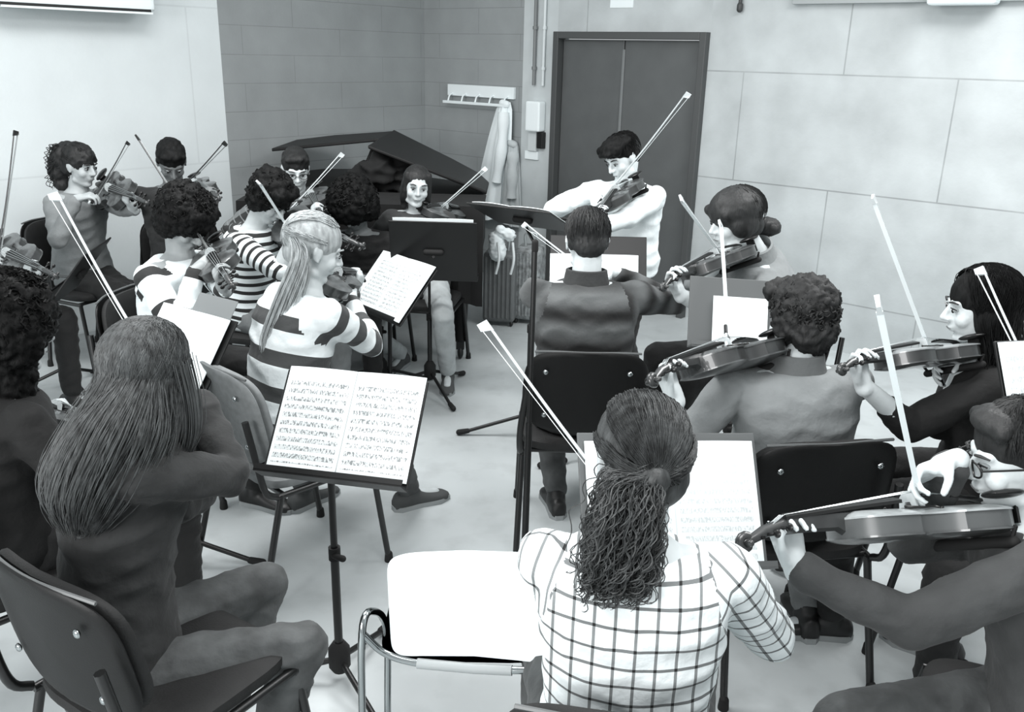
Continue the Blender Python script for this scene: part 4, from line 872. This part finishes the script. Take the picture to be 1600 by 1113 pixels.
# white chair: backrest on chrome tubing
wc = empty('white_chair', V((-.13, 1.75, 0))); tag(wc, 'empty white chair with chrome tube frame at the bottom centre', 'chair')
WL = lambda px, py, Y: P(px, py, Y)-V(wc.location)
mb = MB(); rs = []
tlc, trc, blc, brc = WL(603, 868, 1.66), WL(860, 868, 1.60), WL(612, 1028, 1.72), WL(860, 1040, 1.66)
nrm = ((trc-tlc).cross(blc-tlc)).normalized()
ring = [(math.copysign(abs(math.cos(a))**(2/9), math.cos(a)), math.copysign(abs(math.sin(a))**(2/9), math.sin(a))) for a in [6.28319*j/48 for j in range(48)]]
def wpt(x, y, e): U = (x+1)/2; W_ = (1-y)/2; return (tlc.lerp(trc, U)).lerp(blc.lerp(brc, U), W_)-V((0, -1, 0))*0-nrm*(e)+V((0, .035, -.01))*(1-x*x)
for k, e in ((.02, .006), (.5, .006), (.85, .006), (.98, .005), (1, 0), (.98, -.005), (.85, -.006), (.5, -.006), (.02, -.006)): rs.append([wpt(x*k, y*k, e) for x, y in ring])
mb.rings(rs); mb.build('backrest', mat('white_plastic_shell', 252, .35, spec=.4), wc)
mb = MB(); mb.rings([[V((p.x+.03, p.z+.24, .455)) for p in r] for r in curved_pad(.42, .4, .012, 0, n=6)]); mb.build('seat', mat('white_plastic_shell', 252, .35), wc)
a0, a1 = WL(562, 1180, 1.72), WL(566, 985, 1.74); b0, b1 = WL(606, 1180, 1.86), WL(604, 985, 1.88)
a0.z = b0.z = .01; tp_ = (a1+b1)/2; tp_ = WL(584, 956, 1.81)
for dx in (0, .53):
    mb = MB(); o_ = V((dx, -.02*dx, 0)); mb.tube(path([a0+o_, a0.lerp(a1, .5)+o_, a1+o_, tp_+o_, b1+o_, b0.lerp(b1, .5)+o_, b0+o_], 40), .009, 10); mb.build('leg_loop', m_chrome, wc)
mb = MB(); mb.tube(path([a1+V((0, 0, -.01)), WL(600, 1020, 1.75), WL(650, 1036, 1.74), WL(740, 1045, 1.72), WL(830, 1048, 1.70), WL(870, 1045, 1.7)], 30), .009, 10); mb.build('cross_tube', m_chrome, wc)
mb = MB(); mb.tube([WL(652, 1037, 1.735), WL(740, 1045, 1.72), WL(800, 1048, 1.705)], .0125, 10); mb.build('tube_sleeve', mat('grey_sleeve', 165, .4), wc)
# ================================================================== music stands
pm = page_mat('printed_music', 248, 105, .0235, .42, .30); pm2 = page_mat('printed_music_small', 245, 120, .022, .40, .32); pw = mat('blank_paper', 250, .75)
pg = mat('grey_folder', 130, .7)
# A central
r, W = stand(G(532, 1062), P(539, 668, 2.24), 257, 40, 'black music stand with open score in the lower left middle, nearest stand', .42, .31, legyaw=186, legr=.27, roll=1, hubz=.085, pr=.0105)
sheet(W @ M.Translation((.004, .012, .002)), .405, .30, pm, 'open double page score on the stand nearest the camera, left of the white chair')
# B mid left
r, W = stand(G(597, 607), P(610, 449, 4.45), 221, 42, 'music stand with tilted open score left of the piano cover', .5, .34, legyaw=30)
sheet(W @ M.Translation((0, .01, .002)), .48, .34, pm2, 'tilted open score on the stand left of the black piano cover')
# C behind the long-haired girl
r, W = stand(P(262, 700, 2.9), P(277, 563, 2.85), 236, 36, 'music stand behind the head of the long haired girl', .38, .37, legyaw=0)
sheet(W @ M.Translation((-.01, .0, .004)), .36, .36, pw, 'white score half hidden by the long haired girl')
sheet(W @ M.Translation((.06, .17, -.002)), .2, .16, pg, 'small grey folder sticking up behind the half hidden white score', True)
# D stands near the coats
r, W = stand(G(824, 683), P(818, 338, 4.3), 60, 66, 'tall black music stand with nearly flat desk in front of the standing violinist', .46, .34, legyaw=180, legr=.34, roll=0)
sheet(W @ M.Translation((0, 0, .002)), .42, .3, pw, 'pale pages lying on the nearly flat tall desk')
b = P(818, 905, 2.62); r = empty('pole_stand', V((b.x, b.y, 0))); tag(r, 'tall thin black pole stand rising behind the white chair, left of the jacketed man', 'stand')
tp_ = P(836, 385, 2.75); tz = tp_.z; tx = tp_-V((b.x, b.y, 0))
mb = MB(); mb.tube([(0, 0, .12), tx*.55], .0115, 10); mb.build('lower_pole', m_stand, r); mb = MB(); mb.tube([tx*.5, tx], .0085, 10); mb.build('upper_pole', m_stand, r)
mb = MB(); mb.tube([(0, 0, .06), (0, 0, .17)], .028, 10); mb.build('hub', m_rub, r)
for k in range(3): mb = MB(); d = ang(40+120*k); mb.tube([d*.02+V((0, 0, .12)), d*.26+V((0, 0, .014))], .009, 8); mb.build('leg', m_stand, r)
mb = MB(); mb.cap(tx-V((0, 0, .012)), tx+V((0, 0, .012)), .011, .011); mb.build('clamp', m_rub, r)
# E in front of the jacketed man
r, W = stand(P(935, 600, 3.95), P(935, 412, 3.95), 270, 26, 'black music stand just beyond the man in the dark jacket', .44, .26, legyaw=90)
sheet(W @ M.Translation((-.02, -.035, .004)), .40, .15, pw, 'low white pages on the stand beyond the dark jacket')
# F for grey sweater
r, W = stand(P(1140, 640, 3.15), P(1143, 490, 3.1), 272, 24, 'grey backed music stand beyond the man in the grey sweater', .31, .26, m_desk=m_greyd, legyaw=90, roll=-3)
sheet(W @ M.Translation((.03, -.035, .004)), .2, .19, pw, 'small white page on the grey desk beyond the grey sweater', True)
# G near right
r, W = stand(P(1060, 960, 2.15), P(1052, 782, 2.08), 283, 34, 'music stand with white score just beyond the checked shirt', .5, .36, m_desk=m_greyd, legyaw=80, roll=-4)
sheet(W @ M.Translation((.0, -.012, .004)), .47, .335, page_mat('faint_music', 250, 205, .024, .47, .335), 'wide white score behind the curly ponytail, scroll of the big viola in front of it')
# H right edge
r, W = stand(P(1650, 760, 2.1), P(1646, 612, 2.1), 290, 28, 'music stand cut by the right edge of the picture', .315, .27, legyaw=80, roll=-3)
sheet(W @ M.Translation((0, 0, .004)), .32, .26, page_mat('faint_music_small', 248, 200, .026, .33, .27), 'white score cut off by the right edge beside the long black hair')
# I in front of smiling woman
r, W = stand(G(672, 612), P(678, 392, 4.6), 88, 14, 'wide black music stand seen from behind in front of the smiling woman', .46, .34, legyaw=-62, legr=.32)
sheet(W @ M.Translation((-.0, .03, .004)), .42, .3, pw, 'pages on the black desk of the smiling woman, seen only at the top edge')
# J far left
r, W = stand(G(106, 608), P(122, 424, 4.4), 188, 38, 'black music stand seen edge-on at left, below the far left woman', .46, .34, legyaw=200, legr=.26)
# ================================================================== light
def area(name, loc, rot, sx, sy, e):
    l = bpy.data.lights.new(name, 'AREA'); l.shape = 'RECTANGLE'; l.size = sx; l.size_y = sy; l.energy = e; o = bpy.data.objects.new(name, l); COL.objects.link(o); o.location = loc; o.rotation_euler = [R(a) for a in rot]; return o
area('ceiling_lamp', (-1.2, 3.6, 3.25), (0, 0, 0), 1.6, 1.2, 70)
area('ceiling_lamp', (2.2, 3.4, 3.25), (0, 0, 0), 1.6, 1.2, 70)
area('ceiling_lamp', (.3, 1.0, 3.25), (0, 0, 0), 1.6, 1.2, 48)
area('window_daylight', (-3.6, -2.2, 2.3), (72, 0, -48), 3.2, 1.8, 210)
w = bpy.data.worlds.new('world'); S.world = w; w.use_nodes = True; w.node_tree.nodes['Background'].inputs[0].default_value = (.93, .98, 1, 1); w.node_tree.nodes['Background'].inputs[1].default_value = .5
S.view_settings.view_transform = 'Standard'; S.view_settings.look = 'None'; S.view_settings.gamma = 1; S.view_settings.exposure = 0.47; S.view_settings.use_curve_mapping = False
